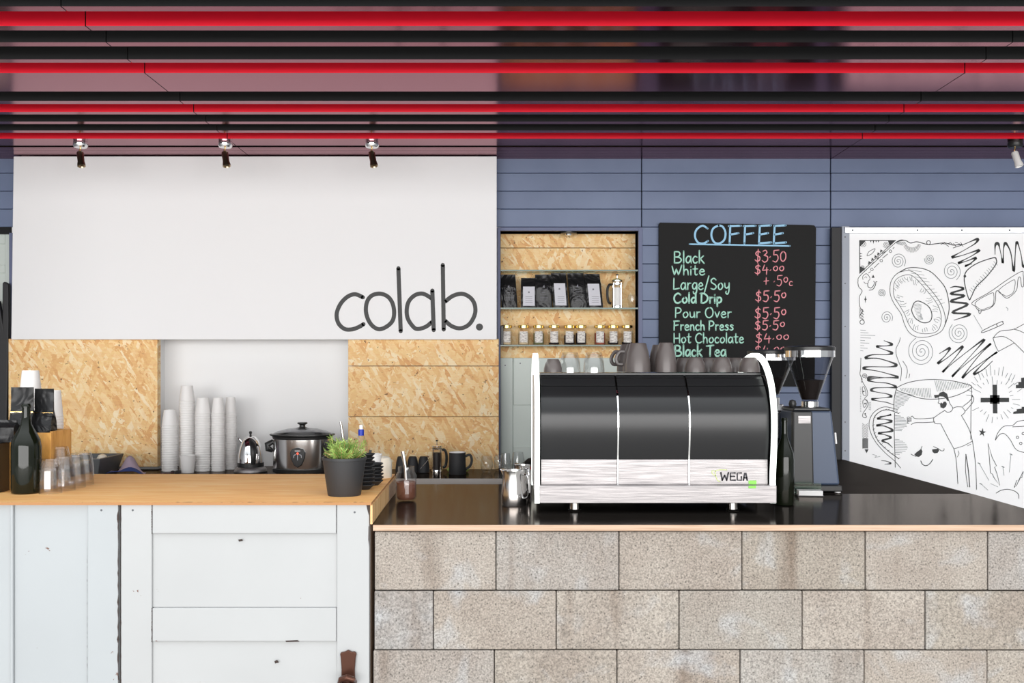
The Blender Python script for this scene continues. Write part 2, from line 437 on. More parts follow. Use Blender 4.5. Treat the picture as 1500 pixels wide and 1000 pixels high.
weatherboards(1217, 1912, 0, 20)
wl = MB().box(-3.5, X(-255, YW), 2.9, YW+.2, 0, ZC+.2).obj('wall_left', M['side_wall']); tag(wl, kind='structure')
wr = MB().box(4.2, 4.3, 2.9, YW+.2, 0, ZC+.2).obj('wall_right', M['side_wall']); tag(wr, kind='structure')
# niche trim
tr = tag(empty('trim_1'), kind='structure')
nf = lambda a, b_, c, d, y0=YW-.006, y1=YW+.15: MB().box(X(a, YW), X(b_, YW), y0, y1, Z(d, YW), Z(c, YW)).obj('frame_rail', M['blue_trim'], tr, bevel=.001, seg=1)
nf(728.5, 733, 333, 700); nf(935, 941, 333, 700); nf(733, 935, 333, 338)
# left opening trim
nf(14, 19, 341, 760)
# ceiling
ceil = tag(empty('ceiling'), kind='structure')
MB().box(-3.5, 4.3, 2.90, YW+.2, ZC+.12, ZC+.2).obj('ceiling_deck', M['dark_gap'], ceil)
UY = F*(ZC-CZ)*1e-6
lath = [(1910, 1936, 0), (2020, 2047, 1), (2123, 2150, 0), (2242, 2266, 0), (2347, 2506, 1), (2597, 2626, 0), (2710, 2736, 1), (2817, 2846, 0), (2924, 2954, 0), (3030, 3126, 1)]
u = 1910-112; k = 1
while u*UY > 2.88:
    lath.append((u, u+28, 1 if k % 3 == 2 else 0)); u -= 112; k += 1
xs = [(-3.4, -1.3985), (-1.3945, 1.731), (1.735, 4.2)]
for a, c, red in lath:
    for x0, x1 in xs:
        MB().box(x0, x1, a*UY, c*UY, ZC, ZC+.12, 1, front=0, bottom=2).obj('ceiling_batten', [M['red'] if red else M['dark_gap'], M['dark_gap'], M['maroon']], ceil)  # dark batten fronts: unlit open cavities given as near-black colour
for x0, x1 in xs:
    mb = MB()
    mb.box(x0, x1, 3150*UY, YW+.02, ZC+.004, ZC+.12, 1)
    nl = 8; ua = [3150+i*(3340-3150)/nl for i in range(nl+1)]
    for i in range(nl):
        mb.box(x0, x1, ua[i]*UY+.002, ua[i+1]*UY-.002, ZC-.0, ZC+.01, 0)
    o = mb.obj('reeded_panel', [M['maroon'], M['dark_gap']], ceil); tag(o, kind='stuff')

# ================================================================== BACK WALL THINGS
YS = 5.30   # sign board front
sb = thing('sign_board', 'large plain white sign board lettered colab. high on the back wall', 'sign', (X(373, YS), YS, Z(497, YS)))
def child_of(o, root):   # keep world placement
    o.parent = root; o.matrix_parent_inverse = Matrix.Translation(-Vector(root.location)); return o
def pbox(name, x0, x1, y0, y1, Yf, d, m, root, bevel=0, proud=0):
    o = MB().box(X(x0, Yf), X(x1, Yf), Yf-proud, Yf+d, Z(y1, Yf), Z(y0, Yf)).obj(name, m, bevel=bevel)
    return child_of(o, root) if root else o
o = MB().prism_y([(X(20, YS), Z(229, YS)), (X(16.5, YS), Z(497, YS)), (X(727.5, YS), Z(497, YS)), (X(727.5, YS), Z(229, YS))], YS, YS+.03).obj('panel', M['white'], bevel=.001); child_of(o, sb)
def crop(o, k, pts): return [(o[0]+x/k, o[1]+y/k) for x, y in pts]
def pl(pts, Y): return [(X(x, Y), Z(y, Y)) for x, y in pts]
C = lambda pts: pl(crop((475, 375), 6, pts), YS)
sx = YS/F
lt = {'letter_c': ([[(340, 362), (270, 335), (200, 360), (140, 425), (109, 510), (125, 590), (180, 640), (245, 643), (305, 622), (345, 598)]], 0),
      'letter_o': ([[(490, 330), (560, 357), (602, 420), (614, 500), (600, 568), (550, 618), (485, 642), (430, 618), (387, 560), (366, 480), (377, 400), (418, 347)]], 1),
      'letter_l': ([[(652, 107), (655, 200), (672, 660)]], 0),
      'letter_a': ([[(945, 372), (870, 331), (800, 342), (745, 395), (725, 470), (735, 550), (780, 618), (820, 640), (890, 622), (945, 580)], [(950, 303), (955, 450), (962, 650)]], 0),
      'letter_b': ([[(1042, 78), (1045, 300), (1050, 645)], [(1062, 400), (1130, 350), (1210, 331), (1280, 362), (1320, 420), (1326, 500), (1290, 580), (1240, 622), (1180, 634), (1115, 612), (1062, 568)]], 0)}
for nm, (ss, cl) in lt.items():
    mb = MB()
    for i, s_ in enumerate(ss):
        mb.ribbon(C(s_), 6.1*sx, YS-.0012-.0003*i, closed=bool(cl))
    child_of(mb.obj(nm, M['sign_ink']), sb)
mb = MB(); p = C([(1364, 623)])[0]; mb.disc(p[0], p[1], 5.2*sx, YS-.0012, seg=20); child_of(mb.obj('full_stop', M['sign_ink']), sb)

YO = 5.335
ol = thing('strand_board_panel', 'square chipboard wall panel on the left, behind the bottle and glasses', 'panel', (X(121, YO), YO, ZB))
pbox('sheet', 12.5, 230.5, 496, 683.5, YO, .05, M['osb'], ol, .001)
orr = thing('strand_board_panel', 'chipboard wall panel of three sheets behind the black mug and press', 'panel', (X(620, YO), YO, ZB))
for a, c in ((496, 535.5), (536.3, 609.6), (610.4, 690.5)):
    pbox('sheet', 510, 730.5, a, c, YO, .05, M['osb'], orr, .0015)
YR = 5.50
rp = pbox('recess_back', 222, 520, 485, 700, YR, .04, M['recess_white'], None); tag(rp, 'smooth white panel at the back of the recess behind the cup stacks', 'panel')

# niche with glass shelves
YN = YW+.13
nb = thing('niche_lining', 'chipboard lining at the back of the shelf niche', 'panel', (X(834, YN), YN, Z(528, YN)))
for a, c in ((330, 362.5), (363.5, 530)):
    pbox('sheet', 731.5, 936.5, max(a, 339.5), c, YN, .02, M['osb'], nb)
shelf_z = []
for py, nm in ((397, 'empty top glass shelf of the niche'), (452.5, 'middle glass shelf of the niche, under the coffee bags'), (507, 'lowest glass shelf of the niche, under the small jars')):
    z = Z(py, YW); shelf_z.append(z)
    s_ = thing('glass_shelf', nm, 'shelf', (X(834, YW), YW, z))
    child_of(MB().box(X(733, YW)+.001, X(935, YW)-.001, YW+.012, YN-.001, z, z+.008).obj('pane', M['shelf_glass']), s_)
    child_of(MB().box(X(733, YW)+.001, X(935, YW)-.001, YW+.004, YW+.012, z, z+.008).obj('front_edge', M['shelf_edge']), s_)
# niche light
nlt = thing('niche_light', 'small chrome light fixed under the top of the shelf niche', 'light', (X(833, 5.43), 5.43, Z(338, YW)))
MB().lathe([(0, 0), (.045, 0), (.045, -.01), (.03, -.012), (0, -.012)], 20).obj('mount', M['black'], nlt, True)
MB().lathe([(0, -.012), (.02, -.012), (.018, -.02), (0, -.024)], 16).obj('lens', M['chrome'], nlt, True)

# coffee bags in the niche
zs = shelf_z[1]+.008
def bag_mesh(w, d, h, fold=.2, skew=0, m=0):
    mb = MB(); nx, nz = 6, 9; ring = []
    for j in range(nz+1):
        t_ = j/nz; z = h*t_
        dd = d*(1 if t_ < 1-fold-.15 else max(.08, 1-(t_-(1-fold-.15))/.15*.9))/2
        ww = w/2*(1 if t_ < .6 else 1-.03*(t_-.6))
        r = []
        for i in range(nx+1): r.append((-ww+2*ww*i/nx+skew*t_, -dd*(1 if 0 < i < nx else .8)+R.uniform(-.002, .002), z))
        for i in range(nx, -1, -1): r.append((-ww+2*ww*i/nx+skew*t_, dd*(1 if 0 < i < nx else .8), z))
        ring.append([len(mb.v)+i for i in range(len(r))]); mb.v += r
    n = len(ring[0])
    for a, c in zip(ring, ring[1:]):
        for i in range(n): mb.face([a[i], a[(i+1) % n], c[(i+1) % n], c[i]], m)
    mb.face(ring[0][::-1], m); mb.face(ring[-1], m); return mb
Yb = 5.455
bags = [(745, 23, 402, -.012, 0, 'black coffee bag with a printed bird, leftmost on the niche shelf'),
        (773, 23, 407, 0, 1, 'black coffee bag with a pale label, second from the niche left side'),
        (795, 24, 402, -.004, 0, 'wrinkled shiny-topped black coffee bag, third from the niche left side'),
        (820, 22, 400, -.014, 1, 'black coffee bag with a pale label, middle one leaning left'),
        (846, 24, 400, -.018, 0, 'black coffee bag with a printed bird, fifth from the niche left side'),
        (870, 23, 401, -.018, 1, 'black coffee bag with a pale label, beside the niche french press')]
for px, wpx, top, sk, lab, nm in bags:
    s = F/Yb; h = Z(top, Yb)-zs; w_ = wpx/s
    o = thing('coffee_bag', nm, 'bag', (X(px, Yb)+.006, Yb, zs), 0, 'coffee bags on the niche shelf')
    bag_mesh(w_, .06, h, .16, sk).obj('pouch', M['foil'], o, True)
    if lab:
        f_ = -.0325
        q = lambda z: sk*z/h
        a, c = h*.07, h*.70
        MB().poly([(-w_*.37+q(a), a), (w_*.37+q(a), a), (w_*.37+q(c), c), (-w_*.37+q(c), c)], f_).obj('label', M['label_grey'], o)
        mb = MB(); mb.poly([(-.005+q(c), c-.035), (.005+q(c), c-.035), (.004+q(c), c-.027), (-.003+q(c), c-.025)], f_-.0005)
        for k in range(4): mb.poly([(-w_*.22+q(a), .03+k*.01), (w_*.22+q(a), .03+k*.01), (w_*.22+q(a), .032+k*.01), (-w_*.22+q(a), .032+k*.01)], f_-.0005)
        tag(mb.obj('label_print', M['label_print'], o), kind='stuff')
    else:
        f_ = -.0325; mb = MB(); zc = h*.5; q = sk*.5
        mb.poly([(q-.006, zc+.02), (q+.006, zc+.016), (q+.003, zc+.034)], f_)
        mb.ribbon([(q-.014, zc+.005), (q+.014, zc+.005)], .002, f_, smooth=False)
        mb.ribbon([(q-.02, zc+.02), (q-.02, zc-.02), (q+.02, zc-.02), (q+.02, zc+.02)], .0012, f_, smooth=False)
        mb.ribbon([(q-.01, zc-.008), (q+.01, zc-.008)], .003, f_, smooth=False)
        for k in range(3): mb.ribbon([(-.022, zc-.035-k*.009), (.022, zc-.035-k*.009)], .0014, f_, smooth=False)
        tag(mb.obj('bag_print', M['label_print'], o), kind='stuff')
def jar(name, label, loc, r, h, content, cm, lid, lm, group, paper=True, cat='jar'):
    o = thing(name, label, cat, loc, 0, group)
    MB().lathe([(r*.9, .001), (r, .006), (r, h*.72), (r*.8, h*.82), (r*.8, h*.88)], 20).obj('glass_body', M['glass'], o, True)
    if content: MB().lathe([(0, .003), (r*.88, .003), (r*.92, .008), (r*.92, h*content), (0, h*content)], 18).obj('contents', cm, o, True)
    if lid: MB().lathe([(0, h*.86), (r*.98, h*.86), (r*1.0, h*.98), (r*.9, h), (0, h)], 20).obj('lid', lm, o, True)
    if paper:
        mb = MB(); n = 8
        for i in range(n):
            a0 = -PI/2-.75+1.5*i/n; a1 = -PI/2-.75+1.5*(i+1)/n; b0 = len(mb.v); rr = r*1.02
            mb.v += [(rr*math.cos(a0), rr*math.sin(a0), h*.12), (rr*math.cos(a1), rr*math.sin(a1), h*.12), (rr*math.cos(a1), rr*math.sin(a1), h*.68), (rr*math.cos(a0), rr*math.sin(a0), h*.68)]
            mb.face([b0, b0+1, b0+2, b0+3])
        mb.obj('paper_label', M['paper'], o, True)
    return o
m = mat('paper_label', srgb(232, 228, 222), .6); t = NT(m)
t.color(t.mix(t.ramp(t.noise(t.coord((60, 60, 260)), 1, 2), [(.52, g1(0)), (.56, g1(.55))]), srgb(236, 232, 226), srgb(120, 105, 100))); M['paper'] = m
zj = shelf_z[2]+.008; Yj = 5.45
jc = [('pale_spice', srgb(225, 200, 160)), ('dark_spice', srgb(40, 28, 30)), ('red_spice', srgb(170, 90, 70)), ('green_spice', srgb(120, 120, 80))]
for n_, c_ in jc: M[n_] = mat(n_, c_, .8)
place = ['half hidden in the niche left corner', 'second from the niche left side', 'third from the niche left side', 'fourth from the niche left side, nearly full of pale powder',
         'left one of the touching pair with dark contents', 'right one of the touching pair with dark contents', 'third from the niche right side, with reddish contents', 'second from the niche right side', 'nearest the niche right side']
for i, (px, ci, cl) in enumerate([(742, 0, .3), (767, 0, .6), (789, 3, .6), (811.5, 1, .12), (834, 1, .5), (851, 1, .6), (878.5, 2, .6), (898, 1, .2), (918.5, 1, .15)]):
    jar('spice_jar', 'small gold-lidded glass jar, '+place[i], (X(px, Yj), Yj, zj), 8.2*Yj/F, 29*Yj/F, cl, M[jc[ci][0]], True, M['gold'], 'gold-lidded jars on the lowest niche shelf')
MB().box(X(733.5, Yj), X(737.5, Yj), Yj-.03, Yj+.03, zj, zj+.105).obj('black_tin', M['black'], bevel=.003)
tag(bpy.data.objects['black_tin'], 'narrow black tin squeezed in the niche corner by the first jar', 'tin')

def french_press(label, loc, r, h, side, cm, group=None):
    o = thing('french_press', label, 'coffee press', loc, 0, group)
    MB().lathe([(r*.96, .008), (r, .012), (r, h*.78), (r*1.04, h*.8)], 24).obj('beaker', M['glass'], o, True)
    if cm: MB().lathe([(0, .01), (r*.93, .01), (r*.93, h*.6), (0, h*.6)], 20).obj('contents', cm, o, True)
    MB().lathe([(r*1.08, 0), (r*1.08, .012), (r*1.02, .014), (r*1.02, .0), (r*1.08, 0)], 24).obj('base_ring', M['chrome'], o, True)
    mb = MB()
    for a in range(4):
        th = PI/4+a*PI/2; mb.tube([(r*1.06*math.cos(th), r*1.06*math.sin(th), .0), (r*1.06*math.cos(th), r*1.06*math.sin(th), h*.74)], .0025, 6)
    mb.lathe([(r*1.05, h*.7), (r*1.09, h*.7), (r*1.09, h*.735), (r*1.05, h*.735)], 24)
    tag(mb.obj('cage', M['chrome'], o, True), kind='stuff')
    MB().lathe([(0, h*.88), (r*.35, h*.875), (r*.95, h*.83), (r*1.12, h*.81), (r*1.12, h*.775), (0, h*.775)], 24).obj('lid', M['chrome'], o, True)
    MB().lathe([(0, h*.88), (.0025, h*.88), (.0025, h*.95), (.008, h*.955), (.009, h*.975), (.006, h), (0, h)], 12).obj('plunger_knob', M['chrome'], o, True)
    pts = catmull([(side*r*1.05, 0, h*.68), (side*r*1.5, 0, h*.69), (side*r*1.9, 0, h*.58), (side*r*1.95, 0, h*.35), (side*r*1.7, 0, h*.18), (side*r*1.2, 0, h*.14)], k=4)
    MB().tube(pts, .007, 8).obj('handle', M['black'], o, True)
    return o
Yp = 5.45
french_press('glass french press with black handle beside the coffee bags in the niche', (X(904, Yp), Yp, zs), 7.3*Yp/F, 50*Yp/F, -1, M['white_gloss'])
wg = thing('small_glass', 'small clear glass at the right end of the middle niche shelf', 'glass', (X(926, Yp), Yp, zs))
MB().lathe([(0, .003), (.018, .003), (.022, .02), (.026, .05), (.022, .075)], 18).obj('bowl', M['glass'], wg, True)

# old mint door behind the bench (under the niche lining)
YD = YW+.09
od = thing('reclaimed_door', 'old pale grey-green panelled door with chipped paint below the niche', 'door', (X(834, YD), YD, 0))
pbox('panel', 725, 943, 525, 900, YD+.012, .02, M['door_mint'], od)
pbox('stile', 733, 751, 524, 900, YD, .012, M['door_mint'], od, .002)
for a, c in ((524, 593), (655, 715)): pbox('rail', 752.3, 935, a, c, YD, .012, M['door_mint'], od, .002)
pbox('stile', 860, 905, 594, 655, YD+.001, .01, M['door_mint'], od, .002)
for px, py in ((740, 535), (762, 532)):
    p = pl([(px, py)], YD-.001)[0]; child_of(MB().disc(p[0], p[1], .004, YD-.0012).obj('screw', M['screw']), od)
# left: old door in the opening and a hanging apron
YL = YW+.06
ld = thing('reclaimed_door', 'old pale grey door with chipped paint at the far left edge', 'door', (X(-10, YL), YL, 0))
pbox('panel', -60, 16, 345, 960, YL+.01, .02, M['door_mint'], ld)
for a, c in ((341, 357), (388, 400)): pbox('rail', -60, 7, a, c, YL, .01, M['door_mint'], ld, .002)
pbox('stile', 7.2, 15, 341, 960, YL, .01, M['door_mint'], ld, .002)
YA = YW-.05
ap = MB()
pts = [(3, 414), (6, 412), (12, 416), (12.5, 470), (11, 560), (9, 640), (-30, 640), (-30, 440), (-2, 440), (3, 470), (3, 430)]
ap.prism_y([(X(x, YA), Z(y, YA)) for x, y in pts][::-1], YA, YA+.03)
o = ap.obj('apron', M['matt_black'], bevel=.008); tag(o, 'black apron hanging against the pale door at the far left', 'apron')

# blackboard
YK = YW-.022
bb = thing('blackboard', 'blackboard menu headed COFFEE chalked in blue, green and pink', 'menu board', (X(1080, YK), YK, Z(560, YK)))
o = MB().prism_y([(X(965.5, YK), Z(566, YK)), (X(1193.5, YK), Z(566, YK)), (X(1195.5, YK), Z(334, YK)), (X(1193, YK), Z(330, YK)), (X(1186, YK), Z(329.3, YK)), (X(967, YK), Z(325.8, YK)), (X(965.2, YK), Z(328, YK))], YK, YK+.018).obj('slate', M['board'], bevel=.001); child_of(o, bb)
G = {
 'B': (.56, [[(0, 0), (0, 1)], [(0, 1), (.32, .98), (.44, .78), (.3, .56), (.02, .52)], [(.02, .52), (.38, .48), (.54, .27), (.38, .04), (0, 0)]]),
 'l': (.08, [[(.04, 1.05), (.04, 0)]]),
 'a': (.42, [[(.38, .5), (.2, .6), (.02, .35), (.08, .06), (.24, .04), (.38, .3)], [(.39, .58), (.4, .25), (.44, 0)]]),
 'c': (.36, [[(.34, .5), (.18, .58), (.02, .34), (.1, .04), (.26, 0), (.36, .1)]]),
 'k': (.4, [[(.04, 1.1), (.04, 0)], [(.36, .62), (.06, .3)], [(.12, .36), (.42, -.04)]]),
 'W': (.72, [[(0, .9), (.08, .45), (.18, .02)], [(.18, .02), (.32, .6)], [(.32, .6), (.48, .02)], [(.48, .02), (.62, .5), (.72, 1.0)]]),
 'h': (.4, [[(.03, 1.05), (.03, 0)], [(.03, .3), (.16, .56), (.32, .48), (.37, 0)]]),
 'i': (.08, [[(.04, .56), (.04, 0)], [(.04, .82), (.05, .86)]]),
 't': (.34, [[(.16, .95), (.15, .15), (.24, .0), (.32, .06)], [(0, .62), (.34, .64)]]),
 'e': (.4, [[(.03, .3), (.36, .36), (.3, .55), (.16, .58), (.02, .32), (.1, .04), (.26, 0), (.4, .1)]]),
 'L': (.5, [[(.04, 1), (.02, .02)], [(.02, .02), (.5, .12)]]),
 'r': (.3, [[(.04, .58), (.05, 0)], [(.05, .32), (.14, .54), (.3, .56)]]),
 'g': (.4, [[(.37, .52), (.2, .6), (.03, .36), (.1, .08), (.26, .08), (.37, .34)], [(.38, .58), (.4, .0), (.32, -.34), (.14, -.34), (.1, -.18)]]),
 '/': (.4, [[(.0, -.25), (.38, 1.2)]]),
 'S': (.5, [[(.46, .86), (.28, 1), (.06, .84), (.1, .62), (.38, .44), (.48, .22), (.3, .02), (.04, .1)]]),
 'o': (.42, [[(.2, .58), (.03, .34), (.1, .05), (.26, .02), (.41, .26), (.34, .52), (.2, .58)]]),
 'y': (.42, [[(.04, .56), (.08, .22), (.24, .14), (.38, .3)], [(.42, .58), (.4, -.1), (.28, -.4), (.14, -.3), (.16, -.16)]]),
 'C': (.6, [[(.58, .84), (.36, 1), (.1, .78), (.03, .4), (.16, .06), (.4, .0), (.6, .14)]]),
 'd': (.42, [[(.36, .46), (.2, .56), (.03, .32), (.1, .04), (.26, .04), (.38, .3)], [(.4, 1.05), (.4, .3), (.43, 0)]]),
 'D': (.6, [[(.06, 1), (.04, 0)], [(-.04, .98), (.3, .96), (.58, .62), (.5, .2), (.24, .0), (.04, .02)]]),
 'p': (.42, [[(.04, .58), (.05, -.36)], [(.05, .4), (.2, .58), (.38, .46), (.38, .18), (.2, .02), (.06, .12)]]),
 'P': (.5, [[(.05, 1), (.03, 0)], [(.03, .98), (.32, .98), (.48, .76), (.36, .5), (.06, .42)]]),
 'u': (.42, [[(.03, .56), (.06, .14), (.2, .02), (.35, .16), (.38, .56)], [(.38, .56), (.42, 0)]]),
 'O': (.66, [[(.34, 1.02), (.1, .84), (.02, .46), (.14, .08), (.36, 0), (.58, .2), (.64, .6), (.52, .94), (.34, 1.02)]]),
 'v': (.38, [[(.02, .56), (.18, .02)], [(.18, .02), (.38, .6)]]),
 'F': (.52, [[(.06, 1), (.03, 0)], [(.0, .98), (.52, 1.0)], [(.05, .5), (.42, .58)]]),
 'n': (.4, [[(.04, .56), (.04, 0)], [(.04, .3), (.16, .56), (.32, .5), (.38, 0)]]),
 's': (.34, [[(.32, .5), (.18, .58), (.06, .46), (.26, .28), (.3, .12), (.16, .01), (.02, .08)]]),
 'H': (.56, [[(.03, 1), (.03, 0)], [(.52, .96), (.54, 0)], [(.03, .46), (.53, .5)]]),
 'T': (.6, [[(.0, .96), (.6, 1.02)], [(.32, .98), (.3, 0)]]),
 'E': (.52, [[(.06, 1), (.02, 0)], [(.04, .99), (.54, 1.02)], [(.04, .5), (.42, .58)], [(.02, .01), (.56, .06)]]),
 '$': (.44, [[(.4, .82), (.24, .92), (.06, .76), (.14, .56), (.36, .42), (.36, .16), (.16, .06), (.0, .18)], [(.25, 1.08), (.2, -.08)]]),
 '3': (.42, [[(.06, .92), (.26, 1), (.36, .8), (.14, .56)], [(.14, .56), (.4, .46), (.4, .14), (.18, -.02), (.0, .12)]]),
 '5': (.46, [[(.48, 1.02), (.1, .98)], [(.1, .98), (.08, .6)], [(.08, .6), (.34, .6), (.42, .3), (.26, .0), (.02, .08)]]),
 '4': (.46, [[(.18, .96), (.02, .4)], [(.02, .4), (.46, .46)], [(.36, .7), (.34, -.02)]]),
 '0': (.44, [[(.22, .92), (.04, .66), (.06, .2), (.24, .06), (.42, .3), (.42, .72), (.22, .92)]]),
 'q': (.36, [[(.18, .84), (.03, .64), (.1, .4), (.26, .38), (.36, .6), (.3, .8), (.18, .84)]]),
 '.': (.14, [[(.03, .38), (.09, .46)]]),
 '+': (.4, [[(0, .45), (.4, .5)], [(.2, .8), (.18, .14)]]),
 'G': (.6, [[(.58, .84), (.36, 1), (.1, .78), (.03, .4), (.16, .06), (.4, .0), (.58, .14)], [(.58, .14), (.58, .46)], [(.58, .46), (.36, .46)]]),
 'A': (.6, [[(0, 0), (.3, 1)], [(.3, 1), (.6, 0)], [(.1, .36), (.5, .36)]]),
 'x': (.3, [[(.27, .38), (.14, .44), (.02, .26), (.08, .04), (.28, .06)]]),
}
def write(txt, x0, x1, yt, yb, wpx, Y, mb, lift=.001, rise=0):
    gap = .13; adv = []; pos = 0
    for ch in txt:
        if ch == ' ': pos += .3; adv.append(None); continue
        adv.append(pos); pos += G[ch][0]+gap
    tot = pos-gap; kx = (x1-x0)/tot; ky = yb-yt
    n = 0
    for ch, a in zip(txt, adv):
        if a is None: continue
        for s_ in G[ch][1]:
            pts = [(x0+(a+x)*kx, yb-y*ky-rise*(a+x)/tot+0) for x, y in s_]
            n += 1
            mb.ribbon(pl(pts, Y), wpx*Y/F, Y-lift-.00004*(n % 12))
    return mb
YKF = YK
def chalk(name, m, args):
    mb = MB()
    for a in args: write(*a, YKF, mb)
    child_of(tag(mb.obj(name, m), kind='stuff'), bb)
mb = MB(); write('COFFEE', 1017, 1150, 330.5, 356.5, 2.9, YK, mb)
child_of(mb.obj('heading', M['chalk_blue']), bb)
mb = MB(); mb.ribbon(pl([(1010, 357.5), (1080, 358.7), (1157, 360.2)], YK), 2.2*YK/F, YK-.001)
child_of(mb.obj('underline', M['chalk_blue']), bb)
for tx, x0, x1, yt, yb, wd in [('Black', 988, 1031, 368.5, 385, 2.0), ('White', 984.5, 1032, 388.5, 402.5, 1.9), ('Large/Soy', 986.5, 1068, 407.5, 424, 1.9), ('Cold Drip', 987, 1057, 429.5, 443.5, 2.5),
                       ('Pour Over', 989, 1071, 450.5, 465, 1.8), ('French Press', 987, 1074, 470, 483.5, 2.0), ('Hot Chocolate', 987, 1089, 488, 502, 1.9), ('Black Tea', 989, 1063, 506, 521.5, 2.5)]:
    mb = MB(); write(tx, x0, x1, yt, yb, wd, YK, mb); child_of(mb.obj('menu_line', M['chalk_green']), bb)
for tx, x0, x1, yt, yb, wd in [('$3.50', 1106, 1151, 366.5, 383.5, 1.55), ('$4.qq', 1106, 1148, 387.5, 401.5, 1.55), ('+ .5qx', 1119, 1161, 403.5, 418.5, 1.35), ('$5.5q', 1107, 1151, 426, 441.5, 1.6),
                       ('$5.5q', 1106, 1151, 450.5, 466.5, 1.6), ('$5.5q', 1106, 1149, 469.5, 483, 1.6), ('$4.qq', 1107, 1155, 488, 502, 1.5), ('$4.qq', 1106, 1150, 506, 520, 1.5)]:
    mb = MB(); write(tx, x0, x1, yt, yb, wd, YK, mb); child_of(mb.obj('price', M['chalk_pink']), bb)

# ------------------------------------------------------------------ mural board
YM = YW-.05
mu = thing('mural_board', 'tall white board covered in black doodles behind the right counter', 'artwork', (X(1500, YM), YM, 0))
pbox('panel', 1243, 1780, 336, 860, YM, .02, M['mural'], mu)
YE = YM-.012
pbox('shadow_gap_strip', 1218.5, 1233, 333, 860, YM+.0, .03, M['matt_black'], mu, .002)  # black strip drawn in for the dark shadow gap beside the mural frame
pbox('side_rail', 1233.5, 1244.5, 331, 860, YE, .05, M['rail_grey'], mu, .002)
pbox('top_rail', 1238, 1780, 332.5, 341, YE-.01, .05, M['aluminium'], mu, .002)
pbox('bottom_rail', 1245, 1780, 852, 862, YE, .04, M['aluminium'], mu, .002)
for py in (347, 415, 478, 550, 618, 660):
    p = pl([(1238, py)], YE-.0012)[0]; child_of(MB().disc(p[0], p[1], .004, YE-.0013).obj('screw', M['screw']), mu)
for px in (1249, 1344, 1409, 1479, 1560):
    p = pl([(px, 337)], YE-.0115)[0]; child_of(MB().disc(p[0], p[1], .005, YE-.0116).obj('screw', M['screw']), mu)
A = lambda pts: crop((1200, 310), 4, pts)
Bc = lambda pts: crop((1200, 540), 4.1667, pts)
C3 = lambda pts: crop((1240, 330), 8.33, pts)
C7 = lambda pts: crop((1240, 550), 7.143, pts)
ms = YM/F
class Ink:
    def __init__(s): s.mb = MB(); s.k = 0
    def __call__(s, pts, w=.9, wmax=None, closed=False, smooth=True):
        s.k = (s.k+1) % 20
        s.mb.ribbon(pl(pts, YM), w*ms, YM-.0006-.00003*s.k, wmax=wmax*ms if wmax else None, closed=closed, smooth=smooth); return s
    def fill(s, pts): s.mb.poly(pl(pts, YM), YM-.0014); return s
    def circle(s, cx, cy, r, w=.8): return s([(cx+r*math.cos(a*PI/4), cy+r*math.sin(a*PI/4)) for a in range(8)], w, closed=True)
    def done(s, name, m='ink'): return child_of(tag(s.mb.obj(name, M[m]), kind='stuff'), mu)
def spiral(cx, cy, r, turns=3.2, ph=0, sy=1.0):
    n = int(turns*10); return [(cx+r*(i/n)*math.cos(ph+i*2*PI/10), cy+sy*r*(i/n)*math.sin(ph+i*2*PI/10)) for i in range(n+1)]
ink = Ink()
for cx, cy, r, tn, ph in ((463, 290, 44, 3.1, 0), (645, 278, 29, 3.2, 2), (775, 350, 54, 3.0, 1), (365, 475, 22, 3, 1), (395, 620, 36, 2.6, 3), (818, 710, 60, 3.4, 1.5), (600, 818, 80, 3.6, .5)):
    c = A([(cx, cy)])[0]; ink(spiral(c[0], c[1], r/4, tn, ph, 1.08), .75)
ink.done('spiral_doodles', 'ink_grey')
ink = Ink()
ink(A([(415, 440), (425, 400), (460, 360), (520, 345), (570, 365), (620, 420), (680, 490), (722, 560), (740, 640), (715, 700), (650, 730), (580, 735), (530, 710), (500, 660), (480, 600), (440, 540), (418, 490)]), .9, closed=True)
ink(A([(435, 450), (445, 405), (480, 378), (530, 370), (570, 395), (620, 450), (670, 510), (705, 570), (715, 640), (690, 700), (620, 715), (560, 700), (525, 660), (500, 600), (465, 540), (440, 500)]), .8, closed=True)
ink(A([(460, 360), (520, 330), (590, 330), (650, 350), (700, 395), (740, 450), (758, 520), (760, 580), (745, 640), (735, 665)]), 1.1, 1.8)
ink(A([(545, 560), (560, 530), (590, 525), (640, 555), (660, 600), (650, 640), (610, 650), (565, 625), (543, 585)]), 1.3, closed=True)
ink.done('steak_doodle')
ink = Ink()
for k in range(12): ink(A([(548+k*3, 545+k*8), (575+k*3, 540+k*8), (600-k, 546+k*7)]), .55)
for k in range(10): ink(A([(520+k*20, 338+k*22+(8 if k > 4 else 0)), (600+k*15, 352+k*20)]), .5, smooth=False)
inn = [(447, 440), (455, 408), (485, 388), (530, 382), (565, 400), (612, 455), (660, 515), (695, 575), (703, 640), (682, 690), (620, 703), (565, 690), (532, 652), (508, 600), (475, 540), (452, 500)]
for k, (x, y) in enumerate(inn):
    cx, cy = (575, 545); dx, dy = cx-x, cy-y; L = math.hypot(dx, dy); dx /= L; dy /= L
    for j in (-1, 0, 1):
        ox, oy = -dy*j*13, dx*j*13
        ink(A([(x+ox, y+oy), (x+ox+dx*14+R.uniform(-4, 4), y+oy+dy*14+R.uniform(-4, 4)), (x+ox+dx*R.uniform(18, 34)+R.uniform(-6, 6), y+oy+dy*24+R.uniform(-6, 6))]), .6)
ink.done('steak_shading', 'ink_grey')
ink = Ink()
